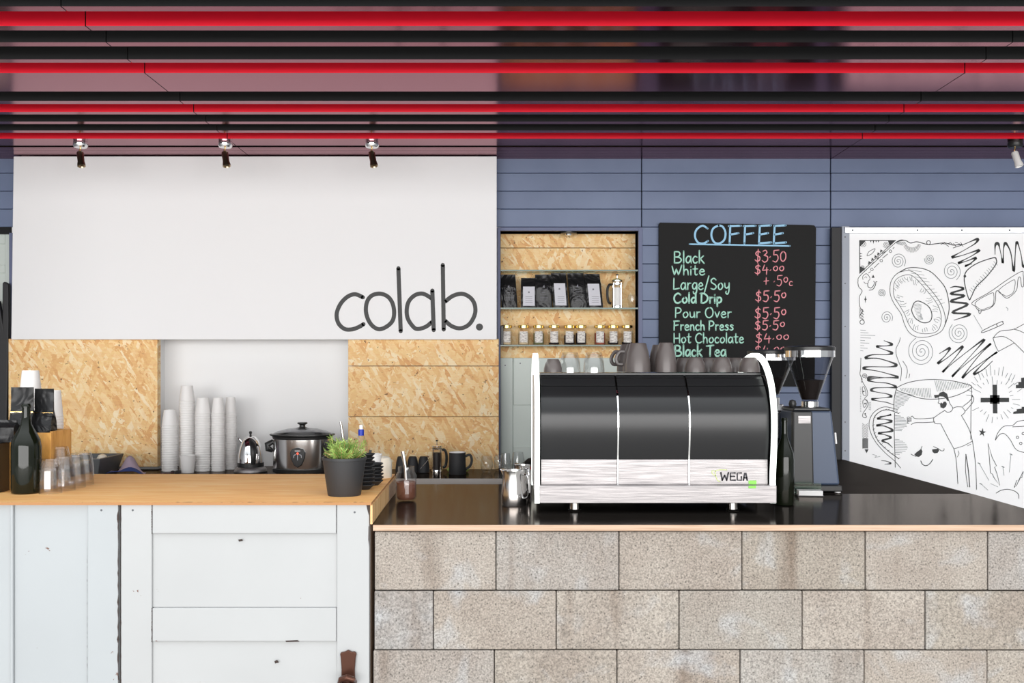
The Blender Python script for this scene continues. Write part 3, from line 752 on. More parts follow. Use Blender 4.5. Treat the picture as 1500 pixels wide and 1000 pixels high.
for s_ in ([(785, 212), (850, 190), (925, 160), (915, 185), (850, 225), (778, 266), (830, 258), (935, 225), (900, 255), (815, 300), (860, 290), (918, 270), (890, 300), (855, 318), (895, 305)],
           [(1030, 250), (1032, 195), (1050, 190), (1063, 240), (1076, 300), (1080, 215), (1093, 185), (1122, 240), (1140, 350), (1152, 200), (1163, 185), (1182, 250), (1195, 320), (1215, 300)],
           [(768, 445), (800, 438), (845, 452), (770, 480), (850, 492), (770, 525), (870, 542), (780, 590), (885, 600), (790, 635)],
           [(705, 830), (765, 798), (740, 840), (695, 888), (745, 860), (840, 788), (800, 850), (722, 940), (790, 880), (965, 748), (900, 830), (778, 965), (850, 900), (1005, 772), (930, 850), (838, 972), (900, 920), (1042, 822), (980, 870), (905, 950), (960, 925), (1015, 875)],
           [(380, 755), (425, 775), (400, 785), (340, 788), (360, 800), (425, 825), (400, 836), (310, 838), (272, 858), (350, 860), (448, 893), (420, 908), (290, 908), (263, 920), (350, 935), (462, 968), (400, 972), (300, 968), (283, 985)]):
    ink(A(s_), .95, 5.0)
ink(C7([(540, 15), (380, 22), (225, 42), (300, 68), (430, 80), (520, 120), (400, 125), (290, 130), (260, 155), (330, 175), (420, 190), (470, 218), (380, 232), (265, 245), (330, 265), (420, 280), (490, 305)]), .9, 4.6)
ink(Bc([(370, 290), (420, 285), (435, 280), (355, 303), (400, 308), (442, 322), (350, 345), (400, 350), (448, 378), (362, 392), (400, 402), (437, 420), (385, 438), (420, 455), (447, 480)]), .9, 4.4)
ink(Bc([(380, 560), (412, 564), (437, 577), (400, 582)]), .8, 3)
ink.done('squiggle_doodles')
ink = Ink()
ink(A([(877, 512), (856, 440), (850, 385), (868, 342), (930, 300), (1020, 270), (1037, 280), (1034, 310), (980, 380), (920, 440), (890, 500)]), 1.3, 2.0, closed=True)
c = A([(853, 378)])[0]; ink.mb.disc(*pl([c], YM)[0], 2*ms, YM-.0015)
ink.done('horn_doodle')
ink = Ink()
for k in range(14): x, y = 895+k*11, 480-k*12.5; ink(A([(x+6, y-4), (x-14+R.uniform(-4, 4), y-24+R.uniform(-4, 4))]), .5, smooth=False)
ink(A([(905, 605), (925, 640), (938, 660), (955, 690)]), .6)
ink(A([(1095, 560), (1105, 568), (1103, 578)]), .7)
for k in range(9):
    ln = (30, 45, 85, 60, 25, 50, 20, 40, 15)[k]; ink(A([(242, 693+k*15), (242+ln, 695+k*15)]), .6, smooth=False)
ink.done('hatching_doodles', 'ink_grey')
ink = Ink()
ink(A([(898, 530), (1000, 470), (1100, 400), (1185, 350), (1195, 370), (1198, 430), (1186, 437), (1178, 385), (1165, 395), (1155, 460), (1110, 503), (1085, 500), (1055, 468), (1036, 468), (1030, 530), (1000, 565), (940, 580), (915, 555)]), .9, closed=True, smooth=True)
ink(A([(915, 532), (1008, 477), (1023, 490), (1018, 545), (985, 563), (945, 572)]), .8, closed=True)
ink(A([(1052, 460), (1132, 402), (1148, 412), (1138, 470), (1105, 493), (1085, 490)]), .8, closed=True)
ink(A([(932, 572), (938, 597), (946, 592), (950, 578)]), .9)
ink.done('glasses_doodle')
ink = Ink()
ink(A([(960, 695), (1065, 645), (1075, 650), (1070, 662), (965, 706)]), 1, closed=True)
ink(A([(1038, 658), (1044, 672)]), 1)
ink(A([(1018, 740), (1060, 700), (1140, 688), (1220, 645)])); ink(A([(1018, 740), (1070, 730), (1110, 745), (1150, 775), (1225, 850)])); ink(A([(1018, 740), (1035, 790), (1050, 818)])); ink(A([(1050, 818), (1140, 770)]), smooth=False); ink(A([(1140, 688), (1175, 698), (1230, 725)]))
ink(A([(475, 738), (468, 765), (451, 800), (452, 840), (470, 890), (482, 925), (476, 990)]), .8); ink(A([(490, 875), (512, 910), (516, 940), (508, 975)]), .8); ink(A([(530, 950), (526, 972)]), .8)
ink.done('arm_doodle')
# hugging man and cup
ink = Ink()
ink(Bc([(470, 125), (520, 92), (600, 72), (700, 65), (820, 75), (900, 95), (930, 108), (900, 135), (830, 165), (760, 180), (690, 185), (620, 180), (540, 155)]), 1.0, closed=True)
ink(Bc([(470, 125), (458, 180), (456, 255)]), 1.1); ink(Bc([(460, 270), (458, 400), (462, 520), (464, 600)]), 1.0)
ink(Bc([(930, 110), (930, 190), (926, 240), (925, 430)]), .9)
ink.fill(Bc([(580, 522), (595, 508), (622, 488), (630, 505), (624, 525), (608, 538), (592, 534)]))
ink(Bc([(560, 520), (572, 527), (590, 534)])); ink(Bc([(628, 472), (620, 490)]))
ink.fill(Bc([(688, 492), (727, 486), (731, 500), (722, 513), (704, 516), (692, 508)]))
ink(Bc([(697, 474), (728, 488), (745, 500), (760, 498), (762, 487)]), .9)
ink(Bc([(620, 562), (630, 582), (652, 591), (675, 578), (693, 553)]), 1.2)
ink.done('cup_doodle')
ink = Ink()
ink.fill(Bc([(700, 160), (728, 158), (735, 146), (758, 138), (780, 152), (788, 178), (793, 195), (782, 196), (772, 178), (758, 170), (735, 168), (722, 176), (706, 180)]))
ink.fill(Bc([(738, 212), (745, 205), (752, 212), (760, 200), (772, 200), (779, 214), (772, 232), (758, 242), (744, 236)]))
ink(Bc([(728, 172), (730, 195), (726, 208), (738, 214), (742, 235)])); ink(Bc([(790, 190), (798, 212), (814, 236), (812, 250), (800, 262), (780, 264), (765, 252)]))
ink(Bc([(765, 255), (740, 270), (700, 298)])); ink(Bc([(700, 296), (698, 312), (706, 332), (742, 336)])); ink(Bc([(742, 336), (780, 410), (822, 488)])); ink(Bc([(822, 488), (880, 470), (935, 441)]), .8)
ink(Bc([(935, 441), (915, 370), (868, 285)])); ink(Bc([(868, 285), (890, 262), (872, 233)])); ink(Bc([(872, 233), (840, 232), (816, 240)]))
ink(Bc([(700, 299), (640, 304), (585, 303), (568, 288), (560, 296)])); ink(Bc([(705, 324), (640, 328), (585, 329), (562, 340)]))
for dy in (-14, -5, 4, 13): ink(Bc([(562, 312+dy*.6), (545, 308+dy), (536, 314+dy), (548, 320+dy)]), .8)
ink(Bc([(876, 230), (915, 200), (932, 175), (934, 160)])); ink(Bc([(930, 160), (943, 178), (935, 208), (892, 258)]))
ink(Bc([(822, 488), (836, 560), (846, 700)])); ink(Bc([(935, 441), (945, 505), (955, 600), (960, 735)])); ink(Bc([(895, 522), (893, 620), (907, 720)])); ink(Bc([(895, 522), (910, 620), (918, 720)]), 1.4)
ink(Bc([(848, 500), (853, 518), (842, 538)]), .7); ink(Bc([(905, 470), (925, 460)]), .7)
ink.done('hugging_man_doodle')
ink = Ink()
for k in range(15): y = 142+k*8; ink(Bc([(464, y), (572-k*7+R.uniform(-6, 6), y+18-k)]), .6, smooth=False)
for k in range(11): y = 285+k*9; ink(Bc([(461, y), (500+36*math.sin(k/10*PI)+R.uniform(-6, 6), y+3)]), .7, smooth=False)
for k in range(10): y = 430+k*10; ink(Bc([(463, y), (490+50*math.sin(k/9*PI)+R.uniform(-4, 4), y+2)]), .6, smooth=False)
for k in range(19): x = 495+k*10; ink(Bc([(x, 118), (x+8, 133+min(k, 14)*3)]), .6, smooth=False)
for k in range(20): x = 705+k*10.5; ink(Bc([(x, 72+k*.8), (x+16-k*.4, 138-k*1.4)]), .6, smooth=False)
for k in range(26):
    a = k/26*2*PI; r0 = 100+10*math.sin(5*a); r1 = r0+30+18*math.sin(7*a+1)
    if math.cos(a) < -.5 and abs(math.sin(a)) < .4: continue
    ink(Bc([(1072+r0*math.cos(a)*1.05, 187+r0*math.sin(a)), (1072+r1*math.cos(a)*1.05, 187+r1*math.sin(a))]), .7, smooth=False)
for k in range(18):
    a = PI+.15+k/18*PI*.9; ink(Bc([(1072+145*math.cos(a), 187+150*math.sin(a)), (1072+175*math.cos(a), 187+(180+15*(k % 3))*math.sin(a))]), .7, smooth=False)
for p in ([(1170, 520), (1160, 630)], [(975, 575), (1035, 680)], [(1120, 595), (1128, 650)], [(985, 700), (1030, 740)], [(1045, 700), (1090, 720)]): ink(Bc(p), .6, smooth=False)
for p in ((1170, 522), (975, 577), (1121, 598), (986, 702)): ink(Bc([(p[0]-6, p[1]-3), (p[0]+7, p[1]+3)]), 1.2, smooth=False)
ink(Bc([(325, 522), (350, 530), (340, 540), (372, 534)]), .5)
ink.done('cup_shading', 'ink_grey')
ink = Ink()
ink.fill(Bc([(1057, 97), (1085, 97), (1087, 272), (1060, 272)])); ink.fill(Bc([(985, 177), (1158, 177), (1158, 203), (985, 205)])); ink.fill(Bc([(1042, 160), (1100, 160), (1100, 213), (1042, 213)]))
ink.done('pixel_cross_doodle')
ink = Ink()
ink.fill(Bc([(1200, 118), (1200, 98), (1215, 98), (1215, 80), (1232, 80), (1232, 55), (1260, 52), (1300, 52), (1300, 118)])); ink.fill(Bc([(1183, 275), (1185, 262), (1205, 258), (1205, 246), (1235, 243), (1235, 232), (1300, 232), (1300, 270)]))
ink.done('pixel_cloud_doodle')
ink = Ink(); ink.fill(Bc([(995+(24 if k % 2 == 0 else 9)*math.sin(k*PI/5+.15), 388-(28 if k % 2 == 0 else 10)*math.cos(k*PI/5+.15)) for k in range(10)])); ink.done('star_doodle')
ink = Ink()
ink(Bc([(480, 250), (400, 232), (340, 260), (308, 310), (308, 370), (340, 440), (400, 510), (460, 562), (497, 605)]), .9)
ink(Bc([(485, 272), (420, 250), (370, 262), (335, 300), (331, 370), (360, 440), (420, 500), (485, 548)]), 1.1)
for k in range(20):
    t_ = k/19; P = catmull(Bc([(485, 272), (420, 250), (370, 262), (335, 300), (331, 370), (360, 440), (420, 500), (485, 548)]), k=3); q = P[int(t_*(len(P)-1))]; ink([(q.x-1, q.y+.5), (q.x+2, q.y-1.2)], .6, smooth=False)
ink(Bc([(1075, 435), (1088, 395), (1125, 352), (1180, 345), (1215, 320), (1300, 310)])); ink(Bc([(1075, 435), (1100, 402), (1130, 396), (1165, 432), (1200, 490), (1250, 510), (1300, 512)])); ink(Bc([(1180, 354), (1250, 350), (1300, 345)]))
for p in ((1210, 418), (1230, 455), (1245, 395)): ink.circle(*Bc([p])[0], 1.8, .9)
ink(Bc([(1030, 455), (1055, 540), (1082, 592), (1070, 600), (1085, 640), (1102, 712), (1065, 662), (1057, 642), (1045, 636), (1040, 560)]), .9, closed=True, smooth=False)
ink(Bc([(1190, 725), (1205, 680), (1217, 686), (1245, 625), (1236, 665), (1225, 664), (1205, 710)]), .9, closed=True, smooth=False)
ink(Bc([(1080, 758), (1110, 741), (1150, 735), (1190, 745), (1215, 765), (1218, 790)]), 1)
ink.done('bolt_doodles')
ink = Ink()
# corner ornament
ink(C3([(160, 185), (600, 185)]), 1.2, smooth=False); ink(C3([(160, 185), (162, 585)]), 1.2, smooth=False); ink(C3([(590, 190), (165, 580)]), 1, smooth=False)
ink(C3([(720, 185), (620, 195), (400, 395), (170, 610), (140, 680), (150, 750), (190, 800), (158, 870), (158, 960), (170, 1010), (200, 1040), (160, 1100)]), .9)
ink(C3([(600, 210), (650, 190), (720, 185), (780, 215), (850, 200), (920, 215), (1000, 235), (1083, 225), (1200, 215), (1300, 240), (1400, 232)]), 1.2)
for tri in ([(160, 185), (235, 187), (160, 262)], [(505, 187), (590, 187), (525, 248)], [(160, 500), (160, 588), (232, 530)]): ink.fill(C3(tri))
for x, y in ((280, 465), (318, 425), (355, 392), (390, 358), (425, 322)): ink.fill(C3([(x-18, y+14), (x-10, y-30), (x+18, y-12)]))
for x in (295, 328, 360, 390): ink.fill(C3([(x-9, 187), (x+9, 187), (x, 205+(20 if x == 328 else 5))]))
for y in (345, 375, 405): ink.fill(C3([(162, y-6), (162, y+8), (195, y)]))
ink(C3([(250, 365), (275, 320), (340, 285), (345, 300), (310, 345), (262, 370)]), .8, closed=True)
for x, y, r in ((205, 225, 38), (478, 233, 38), (192, 512, 28)): ink(spiral(*C3([(x, y)])[0], r/8.33, 2.4), .6)
for p in ([(435, 345), (470, 320)], [(370, 410), (395, 390)], [(310, 470), (335, 450)], [(440, 400), (500, 350)], [(340, 515), (395, 460)], [(215, 560), (240, 545)], [(270, 580), (290, 565)], [(565, 285), (580, 268)]): ink(C3(p), .9, smooth=False)
for p in ((535, 315), (423, 430), (310, 537)): ink.circle(*C3([p])[0], 1.9, .8)
ink(C3([(200, 660), (200, 620), (240, 590), (275, 620), (285, 655), (265, 680), (265, 700), (235, 710), (212, 690)]), .8); ink(C3([(220, 640), (235, 625), (248, 640)]), .6)
ink.fill(C3([(305, 640), (325, 602), (342, 638)]))
ink(C3([(258, 710), (262, 745), (295, 765), (325, 740), (340, 700), (330, 680)]), 1); ink(C3([(275, 790), (320, 780), (352, 730), (358, 690), (372, 688)]), 1)
ink.fill(C3([(230, 855), (238, 895), (248, 900), (238, 908), (230, 950), (224, 908), (212, 900), (224, 893)]))
for k in range(8): y = 1015+k*16; ink(C3([(155, y), (200+10*(k % 2), y+25)]), .7, smooth=False)
ink.circle(*C3([(190, 1180)])[0], 3.2, 1)
ink.circle(*C3([(1000, 210)])[0], 2.8, 1)
for k in range(16): a = .25+k/15*2.5; ink(C3([(800+75*math.cos(a), 215+55*math.sin(a)), (800+110*math.cos(a), 215+115*math.sin(a))]), .6, smooth=False)
for k in range(12): x = 1150+k*22; ink(C3([(x, 235-(k % 3)*14), (x+30, 215+(k % 4)*14)]), .8, smooth=False)
# left column lower
col = [(168, 700-0), (172, 900), (165, 960)]
ink(crop((1240, 440), 8.33, [(175, 700), (172, 820), (165, 900), (190, 960), (180, 1000)]), .8); ink(spiral(*crop((1240, 440), 8.33, [(218, 920)])[0], 4, 2.2), .8)
ink(C7([(150, 0), (165, 60), (210, 140), (220, 200), (190, 240), (225, 280), (215, 330), (175, 390), (170, 430), (200, 440), (210, 425), (195, 415)]), .8)
ink(C7([(165, 130), (185, 120), (205, 200), (175, 200)]), .8, closed=True); ink(C7([(172, 260), (215, 258), (205, 310), (180, 330)]), .8, closed=True)
for p in ((178, 165), (193, 292), (195, 400)): ink.mb.disc(*pl([C7([p])[0]], YM)[0], 1.2*ms, YM-.0014)
for k in range(9): y = 500+k*17; ink(C7([(165, y), (195, y+22), (225, y-2)]), .6, smooth=False)
for k in range(12): x = 168+k*5; ink(C7([(x, 655), (x, 760)]), .5, smooth=False)
ink.fill(C7([(188, 770), (230, 770), (210, 810)]))
ink.done('corner_border_doodles')
ink = Ink()
for k in range(10): x = 600+k*12; ink(C3([(x, 200), (x+18, 200+45-abs(k-5)*4)]), .6, smooth=False)
for k in range(22): y = 120+k*12; ink(C7([(142, y), (152, y+2)]), .5, smooth=False)
for k in range(7): ink(C7([(232, 285+k*11), (255, 280+k*13)]), .5, smooth=False)
ink.done('border_hatching', 'ink_grey')

ink = Ink()
for dx, dy, s_ in ((760, 60, [(705, 830), (765, 798), (740, 840), (695, 888), (745, 860), (840, 788), (800, 850), (722, 940), (790, 880), (965, 748), (900, 830)]), (560, -20, [(768, 445), (800, 438), (845, 452), (770, 480), (850, 492), (770, 525), (870, 542), (780, 590), (885, 600), (790, 635)]), (1450, 420, [(380, 755), (425, 775), (400, 785), (340, 788), (360, 800), (425, 825), (400, 836), (310, 838)])):
    ink(A([(x+dx, y+dy) for x, y in s_]), .95, 5.0)
for cx, cy, r in ((1560, 420, 20), (1640, 500, 16), (1600, 620, 22), (1700, 400, 15)): ink(spiral(cx, cy, r, 3.2, 1), .8)
ink.done('right_squiggle_doodles')
# ================================================================== CEILING SPOTS
def spot(px, label, white=False):
    Y = 4.97; o = thing('spotlight', label, 'light', (X(px, Y), Y, ZC), 0, None if white else 'small spotlights under the red ceiling')
    MB().lathe([(0, 0), (.034, 0), (.036, -.02), (.03, -.03), (0, -.03)], 24).obj('mount', M['black'] if white else M['chrome'], o, True)
    MB().tube([(0, 0, -.03), (-.004, 0, -.045), (0, 0, -.058)], .004, 8).obj('stem', M['brass'], o, True)
    st = MB().lathe([(0, .008), (.014, .006), (.017, 0), (.016, -.045), (.0195, -.062), (.020, -.072), (.016, -.074), (.013, -.066), (0, -.06)], 20)
    st.xf(Matrix.Translation((-.002, 0, -.058)) @ Matrix.Rotation(math.radians(-12), 4, 'Y') @ Matrix.Rotation(math.radians(-14), 4, 'X'))
    st.obj('lamp_head', M['white_gloss'] if white else M['brass_dull'], o, True); return o
M['brass_dull'] = steel('dull_brass', .3, (.42, .34, .24))
spot(118, 'small brass spotlight under the ceiling, leftmost of the three over the sign'); spot(330, 'small brass spotlight under the ceiling, middle of the three over the sign'); spot(545, 'small brass spotlight above the lettering colab.')
spot(1487, 'white spotlight on a dark mount at the far right of the ceiling', True)

# ================================================================== BACK BENCH
YBF = F*(CZ-ZB)/(701-VY); YBB = YO-.002
bn = thing('back_bench', 'stainless edged back bench with grey drawers under the chipboard panels', 'bench', (X(400, YBF), YBF, 0))
xb0, xb1 = -3.3, X(792, 5.0)
mb = MB(); mb.box(xb0, xb1, YBF, YBB, ZB-.034, ZB); child_of(mb.obj('worktop', M['bench_top'] if 'bench_top' in M else M['counter_black'], bevel=.001), bn)
child_of(MB().box(X(231, YO)+.003, X(510, YO)-.003, YBB+.0, YR, ZB-.034, ZB).obj('recess_worktop', M['counter_black']), bn)
child_of(MB().box(xb0, xb1, YBF-.003, YBF, ZB-.038, ZB+.001).obj('front_edge', M['brushed_pale']), bn)
child_of(MB().box(xb0, xb1, YBF+.03, YBB, .08, ZB-.036).obj('carcass', M['dark_gap']), bn)
child_of(MB().box(xb0, xb1, YBF+.06, YBB, .0, .08).obj('plinth', M['dark_gap']), bn)
s_ = F/(YBF+.01); 
for a in range(-5, 4):
    x0 = X(719, YBF)+(a-1)*.42; x1 = x0+.416
    if x0 < xb0: continue
    if x1 > xb1: x1 = xb1
    if x1-x0 < .05: continue
    d = child_of(MB().box(x0, x1, YBF+.01, YBF+.03, ZB-.30, ZB-.04).obj('drawer', M['blue_metal'], bevel=.001), bn)
    hx0 = x0+.02 if a % 2 else x1-.25
    hd = MB().box(x1-.23 if a <= 0 and a % 2 == 0 else x0+.005, x1-.02 if a <= 0 and a % 2 == 0 else x0+.23, YBF-.004, YBF+.012, ZB-.056, ZB-.044).obj('handle', M['brushed'], d)
    hd.matrix_parent_inverse = Matrix.Translation(-Vector(bn.location))

# ================================================================== LEFT COUNTER
lc = thing('door_counter', 'service counter faced with old white panelled doors', 'counter', (-1.4, YF, 0))
def fbox(name, x0, x1, y0, y1, Yf, d, m, root, bevel=.002):
    o = MB().box(X(x0, YF), X(x1, YF), Yf, Yf+d, max(Z(y1, YF), 0.02), Z(y0, YF)).obj(name, m, bevel=bevel); return child_of(o, root)
BOT = 1240
def door(root_label, px0, px1, m, stiles, rails, panels):
    pass
d1 = thing('cladding_door', 'plain old white door with vertical boards fixed at the counter left end', 'door', (X(0, YF), YF, 0.02))
fbox('panel', 18.8, 127.5, 735.5, BOT, YF+.010, .02, M['door_white2'], d1)
fbox('stile', 128, 173.2, 735.5, BOT, YF, .03, M['door_white2'], d1, .003)
fbox('stile', -320, -278, 735.5, BOT, YF, .03, M['door_white2'], d1, .003)
fbox('moulding', 14.5, 18.8, 735.5, BOT, YF, .03, M['door_white2'], d1, .003)
fbox('panel', -278, 14.5, 735.5, BOT, YF+.008, .02, M['door_white2'], d1)
d2 = thing('cladding_door', 'old white panelled door with a brown handle facing the counter', 'door', (X(360, YF), YF, 0.02))
fbox('stile', 176.8, 222.3, 735.5, BOT, YF, .03, M['door_white'], d2, .003)
fbox('stile', 493.2, 541, 735.5, BOT, YF, .03, M['door_white'], d2, .003)
for a, c in ((735.5, 781.5), (890.3, 939.5), (1120, BOT)): fbox('rail', 222.9, 492.6, a, c, YF+.0005, .03, M['door_white'], d2, .003)
for a, c in ((781.5, 890.3), (939.5, 1120)): fbox('panel', 222, 493.5, a, c, YF+.009, .02, M['door_white'], d2, .002)
for rt, pp in ((d1, (148.5, 747)), (d2, (194.5, 747)), (d2, (519.5, 750))):
    child_of(MB().disc(X(pp[0], YF), Z(pp[1], YF), .0035, YF-.0005).obj('screw', M['screw']), rt)
def wear(pts, w0, w1, root):
    mb = MB(); n = 60; (xa, ya), (xb, yb) = pts; b_ = None
    for i in range(n+1):
        t_ = i/n; x = xa+(xb-xa)*t_; y = ya+(yb-ya)*t_; ww = R.uniform(w0, w1)*(.4+R.random()**2*1.3); k_ = len(mb.v)
        dx, dy = (ww, 0) if abs(yb-ya) > abs(xb-xa) else (0, ww)
        mb.v += [(X(x-dx, YF), YF-.0004, Z(y-dy, YF)), (X(x+dx*.5, YF), YF-.0004, Z(y+dy*.5, YF))]
        if b_ is not None: mb.face([b_, b_+1, k_+1, k_])
        b_ = k_
    return child_of(mb.obj('worn_edge', M['bare_wood'], None), root)
M['bare_wood'] = mat('bare_dark_wood', srgb(58, 46, 42), .8)
wear([(173.4, 736), (173.4, 1100)], .5, 1.5, d1); wear([(177.2, 736), (177.2, 1100)], .2, .8, d2)
wear([(222.6, 736), (222.6, 782)], .2, .9, d2); wear([(222.6, 890), (222.6, 940)], .2, .8, d2); wear([(127.8, 800), (127.8, 1000)], .05, .35, d1); wear([(492.9, 736), (492.9, 781)], .1, .4, d2)
wear([(240, 735.8), (540, 735.8)], .1, .8, d2); wear([(15, 735.8), (170, 735.8)], .1, .5, d1)
mb = MB()
for ch in ([(536, 736), (541, 736), (540.5, 755), (538.5, 748)], [(418, 938), (436, 937), (439, 939.5), (419, 940)], [(402, 968), (406, 966), (409, 970), (403, 971.5)], [(349, 790), (355, 789), (356, 792), (350, 793)], [(540, 770), (541, 771), (541, 800), (539.5, 790)]):
    mb.poly([(X(x, YF), Z(y, YF)) for x, y in ch][::-1], YF-.0006)
child_of(tag(mb.obj('paint_chips', M['bare_wood']), kind='stuff'), d2)
# door handle: ornate escutcheon, hanging drop
hx = X(512, YF); hz = Z(956, YF)
mb = MB()
prof = [(-.026, 0), (-.022, .004), (-.012, .006), (0, .012), (.012, .006), (.020, .007), (.027, .001), (.024, -.012), (.021, -.05), (.022, -.08), (.028, -.10), (.03, -.16), (.02, -.185), (0, -.195), (-.02, -.185), (-.03, -.16), (-.028, -.10), (-.022, -.08), (-.021, -.05), (-.0235, -.012)]
mb.prism_y([(hx+x*1.0-.003, hz+z) for x, z in prof][::-1], YF-.012, YF-.0005)
pl_ = mb.obj('escutcheon', M['bronze'], bevel=.003); child_of(pl_, d2)
mb = MB(); mb.tube([(hx-.028, YF-.03, hz-.085), (hx-.02, YF-.045, hz-.07), (hx, YF-.05, hz-.062), (hx+.018, YF-.045, hz-.07), (hx+.022, YF-.02, hz-.085)], [.006, .009, .010, .009, .006], 10)
mb.tube([(hx-.002, YF-.01, hz-.08), (hx-.004, YF-.03, hz-.092), (hx-.006, YF-.05, hz-.11), (hx-.006, YF-.052, hz-.16)], [.012, .018, .024, .016], 14)
kn = mb.obj('handle', M['bronze'], smooth=True); child_of(kn, d2)
# carcass
child_of(MB().quad_prism([(X(-320, YF), YF+.031), (X(541, YF), YF+.031), (-.455, 3.94), (X(-320, YF), 3.94)], .02, ZL-.012).obj('carcass', M['ply_edge']), lc)
lt_ = thing('wooden_worktop', 'orange varnished plywood worktop on the left counter', 'worktop', (-1.4, YF, ZL))
x00 = X(-320, YF); YLB = F*(CZ-ZL)/(694-VY)
child_of(MB().quad_prism([(x00, YF-.006), (-.4425, YF-.006), (-.4625, YLB), (x00, YLB)], ZL-.008, ZL).obj('top_sheet', [M['counter_wood'], M['sheet_edge']]), lt_)
for p_ in bpy.data.objects['top_sheet'].data.polygons:
    if abs(p_.normal.z) < .5: p_.material_index = 1
child_of(MB().quad_prism([(-.4465, YF-.004), (-.4395, YF-.004), (-.4605, YLB), (-.4675, YLB)], ZR+.001, ZL-.0085).obj('end_board', M['end_wood']), lc)

# ================================================================== BLOCK COUNTER
bc = thing('block_counter', 'counter front of grey concrete blocks stacked dry', 'counter', (.7, YF, 0))
bh = 87.0; top0 = 777.5; k = 0
starts = [[548.5, 726.5, 906.8, 1087.2, 1268, 1447, 1500+127, 1580], [548, 634.8, 814.8, 995, 1175.5, 1355.5, 1536, 1580], [546.5, 724, 904, 1084.5, 1266, 1446, 1580], [546, 634.8, 814.8, 995, 1175.5, 1355.5, 1536, 1580], [546.5, 724, 904, 1084.5, 1266, 1446, 1580]]
starts[0] = [548.5, 726.5, 906.8, 1087.2, 1268, 1447, 1580]
for r_ in range(5):
    zt = Z(top0+bh*r_, YF)-.0018; zb_ = max(Z(top0+bh*(r_+1), YF)+.0012, .001)
    if r_ == 4: zb_ = .0
    for a, c in zip(starts[r_], starts[r_][1:]):
        if c-a < 20: continue
        off = R.uniform(-.0025, .0025)
        o = MB().box(X(a, YF)+.0013, X(c, YF)-.0013, YF+off, YF+.19, zb_+R.uniform(0, .0006), zt-R.uniform(0, .0006)).obj('concrete_block', M['block'], bevel=.0035, seg=2); child_of(o, bc)
ct = thing('black_worktop', 'glossy black laminate worktop on the block counter under the machine', 'worktop', (.7, YF, ZR))
YC1 = F*(CZ-ZR)/(709-VY); YC2 = F*(CZ-ZR)/(723-VY); xr = 1.815
child_of(MB().quad_prism([(-.4365, YF-.012), (xr, YF-.012), (xr, YC2), (X(1100, YC2), YC2), (X(1100, YC2), YC1), (-.475, YC1), (-.459, 3.95)], ZR-.0005, ZR).obj('laminate_face', M['counter_black']), ct)
child_of(MB().quad_prism([(-.4365, YF-.012), (xr, YF-.012), (xr, YC2), (X(1100, YC2), YC2), (X(1100, YC2), YC1), (-.475, YC1), (-.459, 3.95)], ZR-.0185, ZR-.0005).obj('plywood_core', M['ply_edge']), ct)
rt_ = MB().quad_prism([(X(1100, YC2)+.002, YC2+.001), (xr, YC2+.001), (X(1237.5, 5.30), YM-.02), (X(1100, YC2)+.002, YM-.02)], ZR-.02, ZR-.0005).obj('return_worktop', M['counter_brown']); tag(rt_, 'matt brown return worktop running back to the mural board', 'worktop')
child_of(MB().box(X(1100, YC2), 1.78, YC2+.12, 5.3, 0, ZR-.021).obj('base_cabinet', M['dark_gap']), bc)
child_of(MB().box(-.42, 1.79, 3.37, 3.40, 0, ZR-.021).obj('rear_frame', M['ply_edge']), bc)

# ================================================================== ESPRESSO MACHINE
em = thing('espresso_machine', 'large three-group espresso machine with black curved back and lit white side panels', 'coffee machine', (X(960, 3.4), 3.6, ZR))
def EM(mb, name, m, smooth=False, bevel=0): return child_of(mb.obj(name, m, smooth=smooth, bevel=bevel), em)
Ym = 3.43
zx = lambda py, Y: Z(py, Y)
arc = [(3.430, Z(672, 3.43)), (3.418, Z(645, 3.418)), (3.415, Z(620, 3.415)), (3.42, Z(598, 3.42)), (3.44, Z(580, 3.44)), (3.474, Z(565.5, 3.474))]
arc = [(v.x, v.y) for v in catmull(arc, k=4)]
top = [(3.476, Z(564.5, 3.476)), (3.50, Z(555, 3.50)), (3.535, Z(546.3, 3.535))]
ztop = top[-1][1]
seams = [(.0965+.008, .3665), (.3715, .6115), (.6165, .886)]
for x0, x1 in seams:
    EM(MB().prism_x((arc+[(3.60, arc[-1][1]), (3.60, arc[0][1])])[::-1], x0, x1), 'curved_panel', M['machine_black'], smooth=True)
    EM(MB().prism_x((top+[(3.60, ztop), (3.60, top[0][1])])[::-1], x0, x1), 'top_panel', M['machine_black'], bevel=.0015)
    EM(MB().box(x0, x1, 3.428, 3.60, Z(709.5, 3.428), Z(672.6, 3.428)), 'lower_panel', M['brushed'], bevel=.0015)
for xm in (.369, .614):
    a2 = arc+top[1:]
    b2 = [(y-.004, z+.001) for y, z in a2]
    EM(MB().prism_x(([(3.425, Z(709.5, 3.428)), (3.425, arc[0][1])]+b2[1:]+[(3.60, ztop), (3.60, Z(709.5, 3.428))])[::-1], xm-.0026, xm+.0026), 'seam_strip', M['chrome'])
EM(MB().box(.098, .905, 3.385, 3.62, Z(737, 3.385), Z(711, 3.385)), 'base_tray', M['brushed'], bevel=.002)
EM(MB().box(.10, .89, 3.60, 3.86, Z(730, 3.6), ztop-.004), 'body', M['matt_black'], bevel=.01)
EM(MB().box(.105, .885, 3.52, 3.92, ztop-.006, ztop), 'cup_tray', M['machine_black'])
